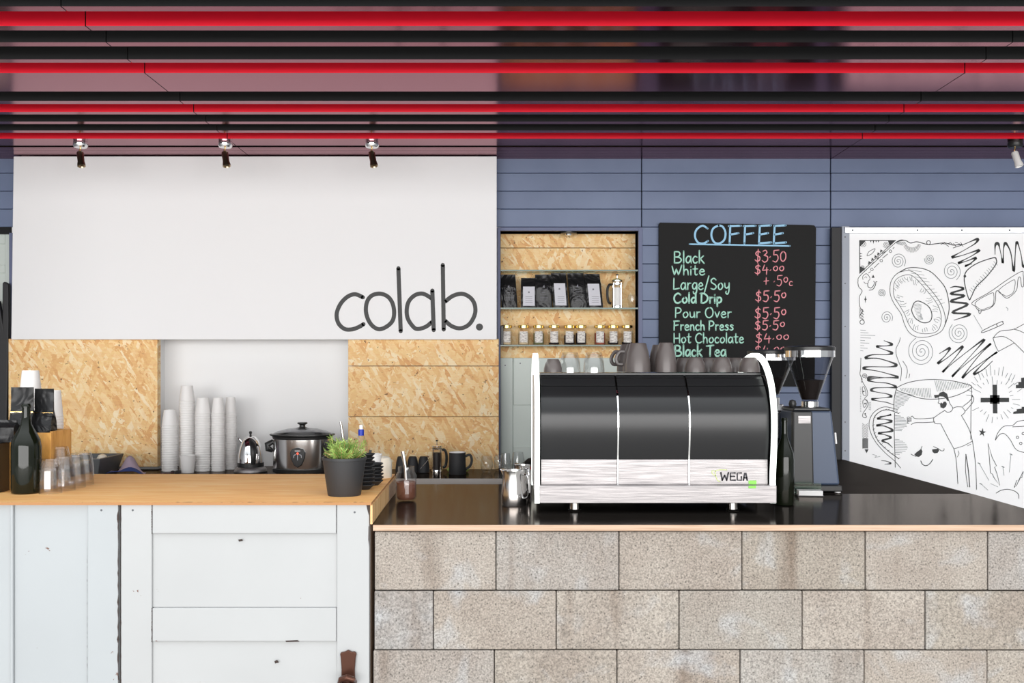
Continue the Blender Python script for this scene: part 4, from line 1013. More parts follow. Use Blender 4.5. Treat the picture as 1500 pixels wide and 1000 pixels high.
# side panels
side = [(3.392, Z(737, 3.392)), (3.400, Z(705, 3.40)), (3.388, Z(672, 3.388)), (3.378, Z(640, 3.378)), (3.378, Z(610, 3.378)), (3.392, Z(584, 3.392)), (3.42, Z(560, 3.42)), (3.465, Z(541, 3.465)), (3.52, Z(527, 3.52)), (3.59, Z(519, 3.59)), (3.66, Z(517, 3.66)), (3.73, Z(519.5, 3.73)), (3.80, Z(525, 3.8)), (3.86, 1.50), (3.90, 1.46), (3.92, 1.2), (3.92, Z(737, 3.392))]
sd2 = [(v.x, v.y) for v in catmull(side[:14], k=3)]+side[14:]
for x0, x1, nm in ((.082, .099, 'side_panel'), (.888, .905, 'side_panel')):
    low = [p for p in sd2 if p[1] < ztop]
    EM(MB().prism_x([(3.40, Z(737, 3.392)), (3.405, 1.2), (3.395, 1.3), (3.40, 1.38), (3.44, 1.42), (3.52, ztop-.008), (3.90, ztop-.008), (3.905, 1.05)][::-1], x0+.003, x1-.003), nm, M['white_gloss'] if x0 < .5 else M['machine_black'])
    mb = MB(); npt = len(sd2); 
    for i in range(npt-1):
        (y0, z0), (y1, z1) = sd2[i], sd2[i+1]
        def inn(i_):
            a_ = sd2[max(i_-1, 0)]; c_ = sd2[min(i_+1, npt-1)]; ty, tz = c_[0]-a_[0], c_[1]-a_[1]; L = math.hypot(ty, tz); return sd2[i_][0]+tz/L*.016, sd2[i_][1]-ty/L*.016
        (a0, b0_), (a1, b1_) = inn(i), inn(i+1); k_ = len(mb.v)
        for xx in (x0, x1): mb.v += [(xx, y0, z0), (xx, y1, z1), (xx, a1, b1_), (xx, a0, b0_)]
        mb.face([k_, k_+1, k_+2, k_+3]); mb.face([k_+7, k_+6, k_+5, k_+4]); mb.face([k_, k_+4, k_+5, k_+1]); mb.face([k_+3, k_+2, k_+6, k_+7])
        if i == 0: mb.face([k_, k_+3, k_+7, k_+4])
        if i == npt-2: mb.face([k_+1, k_+5, k_+6, k_+2])
    EM(mb, 'lit_rim', M['led'])
for px, Y in ((842, 3.46), (1073, 3.46), (842, 3.82), (1073, 3.82)):
    fx = (842-VX)*3.46/F if px == 842 else (1073-VX)*3.46/F
    EM(MB().lathe([(0, 0), (.021, 0), (.023, .004), (.018, .007), (.017, .035), (.017, .042), (0, .042)], 20, fx, Y, ZR), 'foot', M['chrome'], True)
# maker's lettering and cup logo
YG = 3.4275
mb = MB()
def seg(p, w=2.3): mb.ribbon(pl(p, YG), w*YG/F, YG-.0006, smooth=False)
for p in ([(1056, 692), (1058, 703)], [(1058, 703), (1061.5, 696)], [(1061.5, 696), (1064.5, 703)], [(1064.5, 703), (1067, 692)], [(1077, 692.5), (1070, 692.5), (1070, 703), (1077, 703)], [(1070, 697.5), (1076, 697.5)],
          [(1086, 692.5), (1080, 692.5), (1080, 703), (1086, 703), (1086, 698)], [(1089, 703), (1091, 692.5), (1092.5, 692.5), (1094.5, 703)], [(1090, 699.5), (1094, 699.5)]): seg(p)
tag(EM(mb, 'lettering', M['logo_ink']), kind='stuff')
mb = MB()
for p in ([(1065, 688), (1050, 688.5), (1048, 695), (1051, 703), (1055, 705)], [(1048, 690), (1043, 689.5), (1044, 694), (1049, 697)]): mb.ribbon(pl(p, YG), 1.0*YG/F, YG-.0006)
EM(mb, 'cup_emblem', M['logo_green'])
p = pl([(1096.5, 704), (1108, 704), (1108, 715.5), (1096.5, 715.5)], 3.384)
EM(MB().box(p[0][0], p[1][0], YG-.0008, YG-.0002, Z(715.5, YG), Z(704, YG)) if False else MB().box(X(1096.5, YG), X(1108, YG), YG-.0012, YG-.0002, Z(709.3, YG), Z(703.5, YG)), 'green_sticker', M['green_sticker'])
EM(MB().box(X(1096.5, 3.384), X(1107.5, 3.384), 3.3838, 3.3848, Z(715, 3.384), Z(711.3, 3.384)), 'green_sticker', M['green_sticker'])

# cups on the machine
def up(Y): return F/Y
def mug_mesh(r, h, m): return MB().lathe([(0, h), (r*.60, h), (r*.66, h-.003), (r*.86, h*.66), (r*.98, h*.3), (r, .002), (r*.93, .002), (r*.8, h*.6), (0, h*.93)], 28)
def put_cup(px, Y, wpx, toppy, label, group, handle=None, name='coffee_cup', mt='grey_cup'):
    s = up(Y); r = wpx/2/s; h = Z(toppy, Y)-ztop
    o = thing(name, label, 'cup', (X(px, Y), Y, ztop+.0005), 0, group)
    mug_mesh(r, h, None).obj('body', M[mt], o, True)
    if handle:
        a = handle
        pts = catmull([(r*.86, 0, h*.30), (r*1.35, 0, h*.3), (r*1.5, 0, h*.5), (r*1.2, 0, h*.72), (r*.78, 0, h*.72)], k=4)
        mb = MB().tube(pts, .005, 8, flat=1.4); mb.xf(Matrix.Rotation(a, 4, 'Z')); mb.obj('handle', M[mt], o, True)
    return o
gt_ = 'tall grey cups upside down on the machine'
put_cup(934.5, 3.60, 37, 502.5, 'tall grey cup upside down, front of the left cluster on the machine', gt_)
put_cup(930, 3.70, 36, 503.5, 'tall grey cup upside down, second row of the left cluster', gt_, 3.0)
put_cup(921, 3.80, 35, 504.5, 'tall grey cup upside down at the back left with its handle showing', gt_, 3.3)
put_cup(975.5, 3.60, 31, 502, 'tall grey cup upside down, right of the taller cluster front', gt_)
put_cup(966, 3.71, 31, 505, 'tall grey cup upside down, tucked behind between the front two tall cups', gt_)
gs = 'low grey cups upside down on the machine'
for px, n_ in ((1018.5, 'left'), (1057.5, 'middle'), (1098, 'right')):
    put_cup(px, 3.60, 30, 523.5, 'low grey cup upside down in the front row, %s of three' % n_, gs)
for px, n_ in ((1002, 'left'), (1038, 'middle'), (1077, 'right')):
    put_cup(px, 3.74, 29, 524, 'low grey cup upside down in the back row, %s of three' % n_, gs)
put_cup(810, 3.58, 27, 526, 'small dark cup upside down at the machine top left corner', None, None)
def tumbler(label, loc, r, h, group, flip=True, name='glass_tumbler', seg=20, taper=.72, mt='tumbler'):
    o = thing(name, label, 'glass', loc, 0, group)
    if flip: pr = [(r, 0), (r*.99, .2*h), (r*.93, .55*h), (r*taper*1.06, .92*h), (r*taper*.95, h), (0, h), (0, h*.93), (r*taper*.85, h*.9), (r*.88, .5*h), (r*.93, .2*h), (r*.94, 0), (r, 0)]
    MB().lathe(pr, seg).obj('vessel', M[mt], o, seg > 12); return o
for px, n_ in ((835, 'left'), (870, 'right')):
    Y = 3.62; tumbler('clear glass upside down on the machine, %s one of the pair' % n_, (X(px, Y), Y, ztop+.0005), 15.5/up(Y), Z(516.5, Y)-ztop, 'glasses upside down on the machine')

# ================================================================== GRINDERS
def grinder(px, Yc, wide, ztopb, label, hop_r, hop_top, collar_z, cone_b, body_m):
    o = thing('coffee_grinder', label, 'grinder', (X(px, Yc), Yc, ZR))
    s = F/Yc
    bw = wide/s/2; hb = ztopb-ZR
    mb = MB()
    # tapered body: two-part, dark front-left column and blue casing
    mb.prism_y([(-bw*.98, .03), (bw*1.0, .03), (bw*.66, hb), (-bw*.94, hb)], -.08, .10)
    mb.obj('casing', M[body_m], o, bevel=.008)
    MB().prism_y([(-bw*.99, .0305), (-bw*.1, .0305), (-bw*.16, hb-.002), (-bw*.97, hb-.002)], -.092, -.06).obj('front_column', M['black'], o, bevel=.006)
    MB().prism_y([(-bw*1.02, .006), (bw*1.05, .006), (bw*1.02, .03), (-bw*1.0, .03)], -.1, .11).obj('base', M['black'], o, bevel=.004)
    for sx_ in (-1, 1): MB().lathe([(0, 0), (.012, 0), (.012, .006), (0, .006)], 12, sx_*bw*.9, -.08, 0).obj('foot', M['white_gloss'], o, True)
    MB().prism_y([(-bw*.97, hb), (bw*.62, hb), (bw*.5, hb+.012), (-bw*.9, hb+.012)], -.09, .09).obj('top_plate', M['black'], o, bevel=.004)
    MB().box(-bw*.75, -bw*.25, -.0935, -.092, hb-.05, hb-.02).obj('maker_plate', M['brushed'], o)
    cz = collar_z-ZR; cx = -.0
    MB().lathe([(0, hb+.012), (.05, hb+.012), (.05, cz-.018), (.034, cz-.016), (.034, cz+.012), (0, cz+.012)], 24, cx).obj('collar', M['steel'], o, True)
    hz0 = cone_b-ZR; hz1 = hop_top-ZR
    MB().lathe([(.03, hz0-.006), (.033, hz0), (hop_r*.96, hz1-.035), (hop_r, hz1-.03), (hop_r, hz1-.012)], 32, cx).obj('hopper', M['hopper'], o, True)
    fr = .45
    rb = .031+(hop_r*.96-.033)*fr
    MB().lathe([(0, hz0), (.030, hz0), (rb*.97, hz0+(hz1-.035-hz0)*fr), (0, hz0+(hz1-.035-hz0)*fr+.004)], 24, cx).obj('beans', M['beans'], o, True)
    MB().lathe([(hop_r*.985, hz1-.04), (hop_r*1.01, hz1-.04), (hop_r*1.01, hz1-.014), (hop_r*.985, hz1-.014)], 32, cx).obj('hopper_band', M['chrome'], o, True)
    MB().lathe([(0, hz1-.012), (hop_r*1.03, hz1-.012), (hop_r*1.03, hz1), (hop_r*.9, hz1+.006), (0, hz1+.008)], 32, cx).obj('lid', M['black'], o, True)
    return o
Yg = 4.03
g_ = grinder(1186, Yg, 70, Z(600, Yg), 'blue-grey coffee grinder with bean hopper at the far side of the counter', 35.5*Yg/F, Z(508.5, Yg), Z(592, Yg), Z(585, Yg), 'blue_metal')
mb = MB().lathe([(0, 0), (.004, .002), (.004, .045), (0, .047)], 8); mb.xf(Matrix.Translation((.091, -.05, .19))@Matrix.Rotation(-.08, 4, 'Y')); mb.obj('lever', M['white_gloss'], g_)
Yg2 = 4.28
g2 = grinder(1130, Yg2, 62, Z(604, Yg2), 'coffee grinder half hidden between the machine and the dark bottle', 34*Yg2/F, Z(514, Yg2), Z(586, Yg2), Z(577, Yg2), 'black')
MB().box(.0, .07, -.094, -.07, Z(640, Yg2)-ZR, Z(601, Yg2)-ZR).obj('dosing_block', M['steel'], g2, bevel=.004)
# little knob between
kb = MB().lathe([(0, 0), (.012, 0), (.016, .012), (.012, .026), (0, .03)], 14)
o = kb.obj('knob', M['black'], g_, True); o.location = (-.075, -.02, Z(600, Yg)-ZR+.012)

# ================================================================== BOTTLES
def wine_bottle(label, loc, r, h, paper=False):
    o = thing('wine_bottle', label, 'bottle', loc)
    MB().lathe([(0, .004), (r*.8, 0), (r*.98, .004), (r, .015), (r, h*.52), (r*.93, h*.60), (r*.62, h*.69), (r*.36, h*.77), (r*.29, h*.86), (r*.28, h*.955), (r*.33, h*.958), (r*.33, h*.985), (r*.27, h), (0, h)], 32).obj('glass_body', M['bottle'], o, True)
    return o
bx = stand(38, 725, ZL)
wine_bottle('dark green wine bottle in front of the wooden box', (X(38.5, 3.40), 3.40, ZL), .0485, .305)
bx = (X(1149, 3.60), 3.60, ZR); bo = wine_bottle('dark wine bottle standing between machine and grinder', bx, .035, .315)

# business cards
cY = 3.86
bcd = thing('card_holder', 'small stack of white cards in a holder before the grinder', 'card holder', (X(1186, cY), cY, ZR), -.12)
MB().box(-.05, .05, -.03, .03, 0, .004).obj('holder_base', M['black'], bcd, bevel=.001)
for k in range(5): MB().box(-.045+.001*(k % 2), .045, -.0275, .0275, .004+k*.0035, .007+k*.0035).obj('card', M['white_gloss'], bcd)
MB().box(-.05, .05, .03, .034, 0, .045).obj('glass_back', M['shelf_glass'], bcd)

# ================================================================== MILK JUGS
def jug(label, px, Y, r, h, ang):
    o = thing('milk_jug', label, 'jug', (X(px, Y), Y, ZR), ang, 'steel milk jugs beside the machine')
    MB().lathe([(0, .002), (r*1.0, 0), (r*1.03, .006), (r*1.02, h*.35), (r*.93, h*.62), (r*.86, h*.85), (r*.92, h), (r*.89, h), (r*.83, h*.85), (r*.9, h*.6), (r*.98, h*.3), (0, .006)], 32).obj('body', M['steel'], o, True)
    MB().prism_y([(-r*.85, h*.8), (-r*1.25, h*1.03), (-r*.8, h*1.0)], -.012, .012).obj('spout', M['steel'], o, bevel=.003)
    pts = catmull([(r*.85, 0, h*.9), (r*1.35, 0, h*.88), (r*1.5, 0, h*.6), (r*1.4, 0, h*.3), (r*1.05, 0, h*.22)], k=4)
    MB().tube(pts, .0065, 8, flat=.5).obj('handle', M['chrome'], o, True); return o
jug('steel milk jug in front, left of the espresso machine', 752.5, 3.60, 18.3*3.6/F, 51*3.6/F, -.6)
jug('steel milk jug squeezed between the front jug and the machine', 765, 3.82, 13.5*3.76/F, 48*3.76/F, -1.0)

# cocoa jar with spoons
Yc = 3.72
cj = thing('cocoa_jar', 'open glass jar of cocoa with spoons at the black counter end', 'jar', (X(595, Yc), Yc, ZR))
r = 15.3*Yc/F; h = 50*Yc/F
MB().lathe([(r*.8, .002), (r, .012), (r, h*.74), (r*.78, h*.86), (r*.78, h), (r*.72, h), (r*.72, h*.86), (r*.93, h*.72), (r*.93, .014), (r*.75, .006)], 28).obj('glass_body', M['glass'], cj, True)
MB().lathe([(0, .006), (r*.75, .006), (r*.91, .016), (r*.91, h*.56), (0, h*.6)], 24).obj('cocoa', M['cocoa'], cj, True)
def spoon(nm, label, pts, r0, root=None, m='steel'):
    o = thing(nm, label, 'spoon', pts[0]); mb = MB().tube([tuple(Vector(p)-Vector(pts[0])) for p in pts], r0, 8, flat=.45)
    mb.obj('stem', M[m], o, True); return o
b0 = Vector(cj.location)
spoon('spoon', 'broad steel spoon handle standing up out of the cocoa jar', [b0+Vector((.0, 0, h*.45)), b0+Vector((-.004, 0, h)), b0+Vector((-.014, 0, h*1.44))], [.004, .005, .0075])
spoon('spoon', 'thin steel spoon leaning right beside the cocoa jar', [b0+Vector((r*1.16, .02, .004)), b0+Vector((r*1.3, .02, h*.9)), b0+Vector((r*2.2, .02, h*1.22))][1:], [.002, .0025])
sp = bpy.data.objects.get('spoon.001')

# ================================================================== PLANT POT
Yp = 3.345
pp = thing('potted_rosemary', 'rosemary plant in a charcoal pot on the wooden worktop', 'plant', (X(504.5, Yp), Yp, ZL))
rt, rb, h = 32.5*Yp/F, 23.5*Yp/F, Z(672, Yp-.07)-ZL
MB().lathe([(0, 0), (rb, 0), (rb*1.03, .004), (rt*.965, h*.93), (rt, h*.935), (rt, h), (rt*.93, h), (rt*.9, h*.88), (0, h*.86)], 36).obj('pot', M['pot'], pp, True)
MB().lathe([(0, h*.87), (rt*.89, h*.865)], 20).obj('soil', M['soil'], pp)
stems = MB(); lv = MB()
for i in range(34):
    a = R.uniform(0, 2*PI); L = R.uniform(.045, .08); tilt = R.uniform(.3, 1.3); 
    bse = Vector((R.uniform(-.022, .022), R.uniform(-.022, .022), h*.87))
    d = Vector((math.cos(a)*math.sin(tilt), math.sin(a)*math.sin(tilt), math.cos(tilt)))
    if d.x < 0: d.x *= 1.25
    pts = [bse+d*L*t_+Vector((0, 0, .006*t_*t_)) for t_ in (0, .33, .66, 1)]
    stems.tube([tuple(p) for p in pts], [.0014, .0012, .001, .0006], 5)
    n = int(L/.0042)
    for j in range(n):
        t_ = .15+.85*j/n; p = bse+d*L*t_+Vector((0, 0, .006*t_*t_))
        for q in range(3):
            la = j*1.3+q*2.1; side_ = d.cross(Vector((math.cos(la), math.sin(la), .3))).normalized()
            e = (side_*.75+d*.75).normalized(); ll = R.uniform(.014, .024)
            u_ = e.cross(d).normalized()*.0021; b_ = len(lv.v)
            m_ = p+e*ll*.5
            lv.v += [tuple(p), tuple(m_+u_), tuple(p+e*ll), tuple(m_-u_), tuple(m_+d*.0012)]
            lv.face([b_, b_+1, b_+4]); lv.face([b_+1, b_+2, b_+4]); lv.face([b_+2, b_+3, b_+4]); lv.face([b_+3, b_, b_+4])
tag(stems.obj('stems', M['end_wood'], pp, True), kind='stuff')
tag(lv.obj('foliage', M['green'], pp), kind='stuff')

# saucers
def saucer_mesh(r, m): return MB().lathe([(0, .002), (r*.5, 0), (r*.55, .002), (r*.92, .014), (r, .016), (r*.98, .018), (r*.6, .007), (0, .005)], 28)
sm = None
for (px, Y, n, nm, rr) in ((534, 3.50, 9, 'taller', .036), (548, 3.62, 6, 'shorter', .034)):
    for k in range(n):
        z = ZL+k*(.0135 if n == 9 else .0125)
        o = saucer_mesh(rr, None).obj('saucer', M['matt_black'], None, True)
        o.location = (X(px, Y)+R.uniform(-.0015, .0015), Y, z)
        tag(o, ('black saucer on top of the %s stack behind the rosemary pot' if k == n-1 else 'black saucer in the %s stack behind the rosemary pot') % nm, 'saucer', 'saucers in the %s stack' % nm)
# things at counter right back end
Yw = 3.74
tb = thing('plastic_tub', 'white plastic tub with a black spoon handle behind the saucers', 'tub', (X(543, Yw), Yw, ZL))
h = Z(664.5, Yw)-ZL; r = 16*Yw/F
MB().lathe([(0, 0), (r*.8, 0), (r*.98, h*.95), (r*1.05, h*.96), (r*1.05, h), (r*.95, h), (r*.76, .006), (0, .004)], 28).obj('body', M['white_gloss'], tb, True)
sh = spoon('scoop', 'black scoop handle sticking out of the white tub', [Vector(tb.location)+Vector((-.01, 0, h*.6)), Vector(tb.location)+Vector((-.001, 0, h*1.14))], [.005, .0055], m='black')
Yk = 3.86
mk = thing('milk_canister', 'rounded cream plastic canister at the worktop right back corner', 'canister', (X(568, Yk)-.02, Yk, ZL))
h = Z(668, Yk)-ZL
MB().lathe([(0, 0), (.034, 0), (.036, .006), (.036, h*.75), (.03, h*.93), (.018, h), (0, h)], 28).obj('body', M['milky'], mk, True)
Yv = 3.88
wbt = thing('water_bottle', 'clear plastic water bottle with a blue sports cap', 'bottle', (X(529, Yv), Yv, ZL))
h = Z(637, Yv)-ZL; r = 10*Yv/F
MB().lathe([(0, .001), (r, .003), (r*.96, h*.35), (r, h*.5), (r*.92, h*.75), (r*.5, h*.97), (r*.36, h)], 24).obj('body', M['glass'], wbt, True)
MB().lathe([(r*1.01, h*.08), (r*1.01, h*.42)], 24).obj('wrapper', M['white_gloss'], wbt, True)
MB().lathe([(0, h*.99), (r*.42, h*.99), (r*.42, h*1.13), (r*.3, h*1.14), (0, h*1.14)], 20).obj('cap', M['blue_cap'], wbt, True)
MB().lathe([(0, h*1.14), (r*.28, h*1.14), (r*.28, h*1.24), (0, h*1.25)], 16).obj('spout', M['white_gloss'], wbt, True)

# ================================================================== LEFT END GROUP
Yx = 3.47
wx = thing('wooden_box', 'open wooden box holding black coffee bags behind the wine bottle', 'box', (X(40, Yx), Yx, ZL))
bw2 = 35*Yx/F; hb2 = Z(632, Yx)-ZL
MB().box(-bw2, bw2, 0, .01, 0, hb2-.004).obj('front_board', M['box_wood'], wx, bevel=.001)
MB().box(-bw2, bw2, .15, .16, 0, hb2).obj('back_board', M['box_wood'], wx, bevel=.001)
MB().box(-bw2, -bw2+.01, .0105, .1495, 0, hb2).obj('side_board', M['box_wood'], wx, bevel=.001)
MB().box(bw2-.01, bw2, .0105, .1495, 0, hb2).obj('side_board', M['box_wood'], wx, bevel=.001)
MB().box(-bw2+.0105, bw2-.0105, .0105, .1495, 0, .008).obj('bottom_board', M['box_wood'], wx)
for px, py, dy, w_, nm, rz in ((28, 567, .05, .078, 'black foil coffee bag with folded top, left one in the wooden box', .05), (60, 569, .085, .072, 'black foil coffee bag, right one in the wooden box', -.1)):
    Y = Yx+dy; o = thing('coffee_bag', nm, 'bag', (X(px, Y)+.012, Y, ZL+.009), rz, 'black foil bags in the wooden box')
    bag_mesh(w_, .055, Z(py, Y)-ZL-.009, .22, 0).obj('pouch', M['foil'], o, True)
    hh = Z(py, Y)-ZL-.009
    MB().box(-w_*.5, w_*.5, -.0075, -.0055, hh*.74, hh*.755).obj('tin_tie', M['brass'], o, bevel=.0005)
# dark box at frame edge, with bag on it
o = MB().box(X(-40, 3.42), X(3.5, 3.42), 3.40, 3.50, ZL, Z(648, 3.42)).obj('black_box', M['black'], bevel=.003); tag(o, 'black box at the left frame edge beside the wooden box', 'box')
lb = thing('coffee_bag', 'crumpled black foil bag lying on the black box at the left edge', 'bag', (X(4, 3.45), 3.45, Z(648, 3.42)+.001))
bag_mesh(.10, .06, .075, .15, .0).obj('pouch', M['foil'], lb, True)
# take-away cup stacks
def cup_stack(px, Y, zb, r, h1, step, n, label, group, flip=True, mt='white_gloss'):
    pr = [(r, 0), (r*1.03, .002), (r*1.03, .006), (r*.985, .007), (r*.74, h1-.004), (r*.72, h1), (r*.66, h1), (r*.66, h1-.006), (0, h1-.006)]
    base = MB().lathe(pr, 24).mesh('paper_cup', M[mt], True)
    for k in range(n):
        o = bpy.data.objects.new('paper_cup', base); COL.objects.link(o)
        o.location = (X(px, Y)+R.uniform(-.0005, .0005), Y, zb+step*k)
        tag(o, label if k < n-1 else label.replace('paper cup', 'paper cup on top'), 'cup', group)
Y1 = 3.73
cup_stack(80, Y1, ZL, 10.3*Y1/F*1.15, .10, .0105, int((Z(570, Y1)-ZL-.10)/.0105)+1, 'white paper cup in the stack beside the wooden box on the worktop', 'cups in the stack beside the wooden box')
cup_stack(45, 3.78, ZL, .041, .105, .0115, int((Z(541, 3.78)-ZL-.105)/.0115)+1, 'white paper cup in the taller stack behind the black foil bags', 'cups in the stack behind the foil bags')
YQ = 5.24
def q(px, top, Y, wpx, label):
    h1 = .085; st = .0125; n = int((Z(top, Y)-ZB-h1)/st)+1
    cup_stack(px, Y, ZB+.0005, wpx/2*Y/F*.97, h1, st, n, 'white paper cup nested in the '+label, 'cups in the '+label)
q(248.5, 598, 5.24, 23, 'shortest stack, leftmost in the white recess')
q(274, 562, 5.30, 23, 'tallest stack in the white recess')
q(297, 581, 5.24, 22.5, 'middle stack in the white recess')
q(319.5, 581, 5.24, 19.5, 'fourth stack from the left in the white recess')
q(338, 581, 5.33, 17.5, 'back stack nearest the kettle')
Yu = 5.16
uc = MB().lathe([(0, .004), (.030, .004), (.030, 0), (.031, 0), (.0395, .085), (.042, .086), (.042, .090), (.039, .090), (.029, .008), (0, .008)], 26).obj('paper_cup', M['white_gloss'], None, True)
uc.location = (X(275, Yu), Yu, ZB+.0005); tag(uc, 'single white paper cup standing upright before the stacks', 'cup')
# whisk / small tool lying
wk = thing('tea_strainer', 'small dark wire tool lying on the bench by the cup stacks', 'utensil', (X(257, 5.05), 5.05, ZB+.012))
MB().tube([(-.07, -.02, -.004), (0, 0, 0), (.03, .0, .0)], .003, 6).obj('handle', M['steel'], wk, True)
MB().lathe([(0, .012), (.012, .008), (.018, 0), (.012, -.008), (0, -.012)], 12, .01).obj('basket', M['matt_black'], wk, True)
MB().lathe([(0, .01), (.010, .006), (.014, 0), (.010, -.008), (0, -.01)], 12, -.02, .02).obj('basket', M['matt_black'], wk, True)

# kettle
Yt = 5.12
kt = thing('kettle', 'small dome-shaped steel kettle with black handle on its base', 'kettle', (X(367, Yt), Yt, ZB))
s = Yt/F
def prs(l): return [(r_*s, (692-y_)*s) for r_, y_ in l]
MB().lathe(prs([(0, 692), (24, 692), (24, 688.5), (0, 688.5)]), 28).obj('base_rubber', M['black'], kt, True)
MB().lathe(prs([(0, 688.5), (23.5, 688.5), (23, 685), (20, 681.8), (0, 681.8)]), 28).obj('base_plate', M['brushed'], kt, True)
MB().lathe(prs([(0, 681.8), (19.3, 681.5), (19, 675.5), (0, 675.5)]), 28).obj('lower_band', M['black'], kt, True)
MB().lathe(prs([(18.7, 675.5), (18, 665), (16, 654), (12.5, 644.5), (8, 638.5), (3, 637), (0, 637)]), 32).obj('body', M['chrome'], kt, True)
MB().lathe(prs([(0, 637.5), (2, 637), (1.3, 635), (2.4, 632), (1.6, 630), (0, 629.8)]), 14).obj('lid_knob', M['black'], kt, True)
mb = MB().tube([(4*s, -14*s, 50*s), (9*s, -21*s, 44*s), (11*s, -26*s, 32*s), (10*s, -23*s, 16*s)], [.012, .016, .016, .013], 10, flat=.7); mb.obj('handle', M['black'], kt, True)
MB().tube([(-12*s, 0, 45*s), (-16*s, 0, 50*s), (-18*s, 0, 52*s)], [.008, .006, .005], 8).obj('spout', M['chrome'], kt, True)

# slow cooker
Yc = 5.08
sc_ = thing('slow_cooker', 'round steel slow cooker with glass lid and black side handles', 'slow cooker', (X(443, Yc), Yc, ZB))
s = Yc/F
def prs(l): return [(r_*s, (693.5-y_)*s) for r_, y_ in l]
EYs = .72
MB().lathe(prs([(0, 693), (36, 693), (43, 689), (43.5, 684), (0, 684)]), 36, sy=EYs).obj('base', M['black'], sc_, True)
MB().lathe(prs([(42, 684), (42.5, 682), (42.8, 641), (0, 641)]), 40, sy=EYs).obj('steel_band', M['steel'], sc_, True)
MB().lathe(prs([(43, 641), (43.6, 637.5), (47.5, 635.5), (47.5, 634), (42, 634), (41, 641)]), 40, sy=EYs).obj('rim', M['black'], sc_, True)
MB().lathe(prs([(45, 634.5), (36, 630), (22, 626.5), (8, 625), (0, 624.8)]), 40, sy=EYs).obj('glass_lid', M['lid_glass'] if 'lid_glass' in M else M['hopper'], sc_, True)
MB().lathe(prs([(0, 627), (10, 627), (10, 625.5), (4.5, 624), (4, 621), (7.5, 619), (7, 617.2), (0, 616.8)]), 20).obj('lid_knob', M['black'], sc_, True)
for sg in (-1, 1):
    MB().tube([(sg*42*s, -.01, 49*s), (sg*50*s, -.02, 44*s), (sg*49*s, -.02, 38*s), (sg*43*s, -.01, 35*s)], [.012, .017, .017, .01], 10).obj('handle', M['black'], sc_, True)
mb = MB(); pr = [(-11, 35), (-10, 27), (-6, 17), (0, 13), (6, 17), (10, 27), (11, 35), (8, 40), (0, 42), (-8, 40)]
mb.prism_y([(x*s, z*s) for x, z in pr], -43*s*EYs-.008, -43*s*EYs+.02); cp = mb.obj('control_panel', M['black'], sc_, bevel=.003)
yq = -43*s*EYs-.0085
mb = MB(); mb.disc(0, 33.5*s, 1.7*s, yq); mb.obj('indicator_lamp', M['led_red'], sc_)
mb = MB(); mb.ribbon([(-3.5*s, 37.2*s), (3.5*s, 37.2*s)], 1.3*s, yq, smooth=False); mb.obj('maker_mark', M['white_gloss'], sc_)
mb = MB(); mb.ribbon([(-5.5*s, 27.5*s), (-5*s, 31*s), (-2.5*s, 32*s)], .9*s, yq); mb.ribbon([(5.5*s, 27.5*s), (5*s, 31*s), (2.5*s, 32*s)], .9*s, yq); mb.ribbon([(0, 31*s), (0, 24*s)], .9*s, yq, smooth=False)
mb.obj('dial_marks', M['label_grey'], sc_)
# steel knife steel leaning in front of white recess
Ykn = 4.98
kn = thing('utensil', 'steel probe handle standing behind the rosemary, by the slow cooker', 'utensil', (X(506, Ykn), Ykn, ZB))
MB().tube([(0, 0, .0), (0, 0, .13), (-.010, 0, (692-640)*Ykn/F)], .003, 8).obj('shaft', M['black'], kn, True)
MB().tube([(-.006, 0, (690-645)*Ykn/F), (-.024, 0, (692-612)*Ykn/F)], [.0075, .006], 10).obj('handle', M['steel'], kn, True)

# tray on bench left
Yy = 5.02
ty = thing('oven_tray', 'dark roasting tray with sloping sides on the bench behind the glasses', 'tray', (X(113, Yy), Yy, ZB))
w_ = 52*Yy/F; hh = 29*Yy/F
mb = MB(); a, b2 = w_*.86, w_; d0, d1_ = .12, .15
n0 = len(mb.v)
mb.v += [(-a, -d0, 0), (a, -d0, 0), (a, d0, 0), (-a, d0, 0), (-b2, -d1_, hh), (b2, -d1_, hh), (b2, d1_, hh), (-b2, d1_, hh), (-b2*.93, -d1_*.9, hh), (b2*.93, -d1_*.9, hh), (b2*.93, d1_*.9, hh), (-b2*.93, d1_*.9, hh), (-a*.93, -d0*.9, .006), (a*.93, -d0*.9, .006), (a*.93, d0*.9, .006), (-a*.93, d0*.9, .006)]
for f_ in ([3, 2, 1, 0], [0, 1, 5, 4], [1, 2, 6, 5], [2, 3, 7, 6], [3, 0, 4, 7], [4, 5, 9, 8], [5, 6, 10, 9], [6, 7, 11, 10], [7, 4, 8, 11], [8, 9, 13, 12], [9, 10, 14, 13], [10, 11, 15, 14], [11, 8, 12, 15], [12, 13, 14, 15]): mb.face(f_)
mb.obj('pan', M['tray'], ty, bevel=.004)
eg = MB().lathe([(0, -.03), (.018, -.024), (.027, -.006), (.027, .008), (.018, .026), (0, .032)], 20).obj('bread_roll', M['milky'], None, True)
eg.location = (X(145, Yy), Yy+.04, ZB+.02+hh*.55); tag(eg, 'pale round item resting in the dark tray', 'food')
cl_ = thing('folded_cloth', 'crumpled lilac cloth with blue hem beside the dark tray', 'cloth', (X(182, 4.98), 5.0, ZB+.001))
mb = MB(); nx, ny = 16, 8
for j in range(ny+1):
    for i in range(nx+1):
        u_ = i/nx; v_ = j/ny
        hgt = .072*math.exp(-((u_-.52)/.24)**2)*(.35+.65*v_)+.010*math.sin(u_*9+v_*3)+.012
        mb.v.append((-.085+.17*u_+.01*math.sin(v_*5), -.05+.12*v_-.012*math.sin(u_*6), max(hgt, .002)))
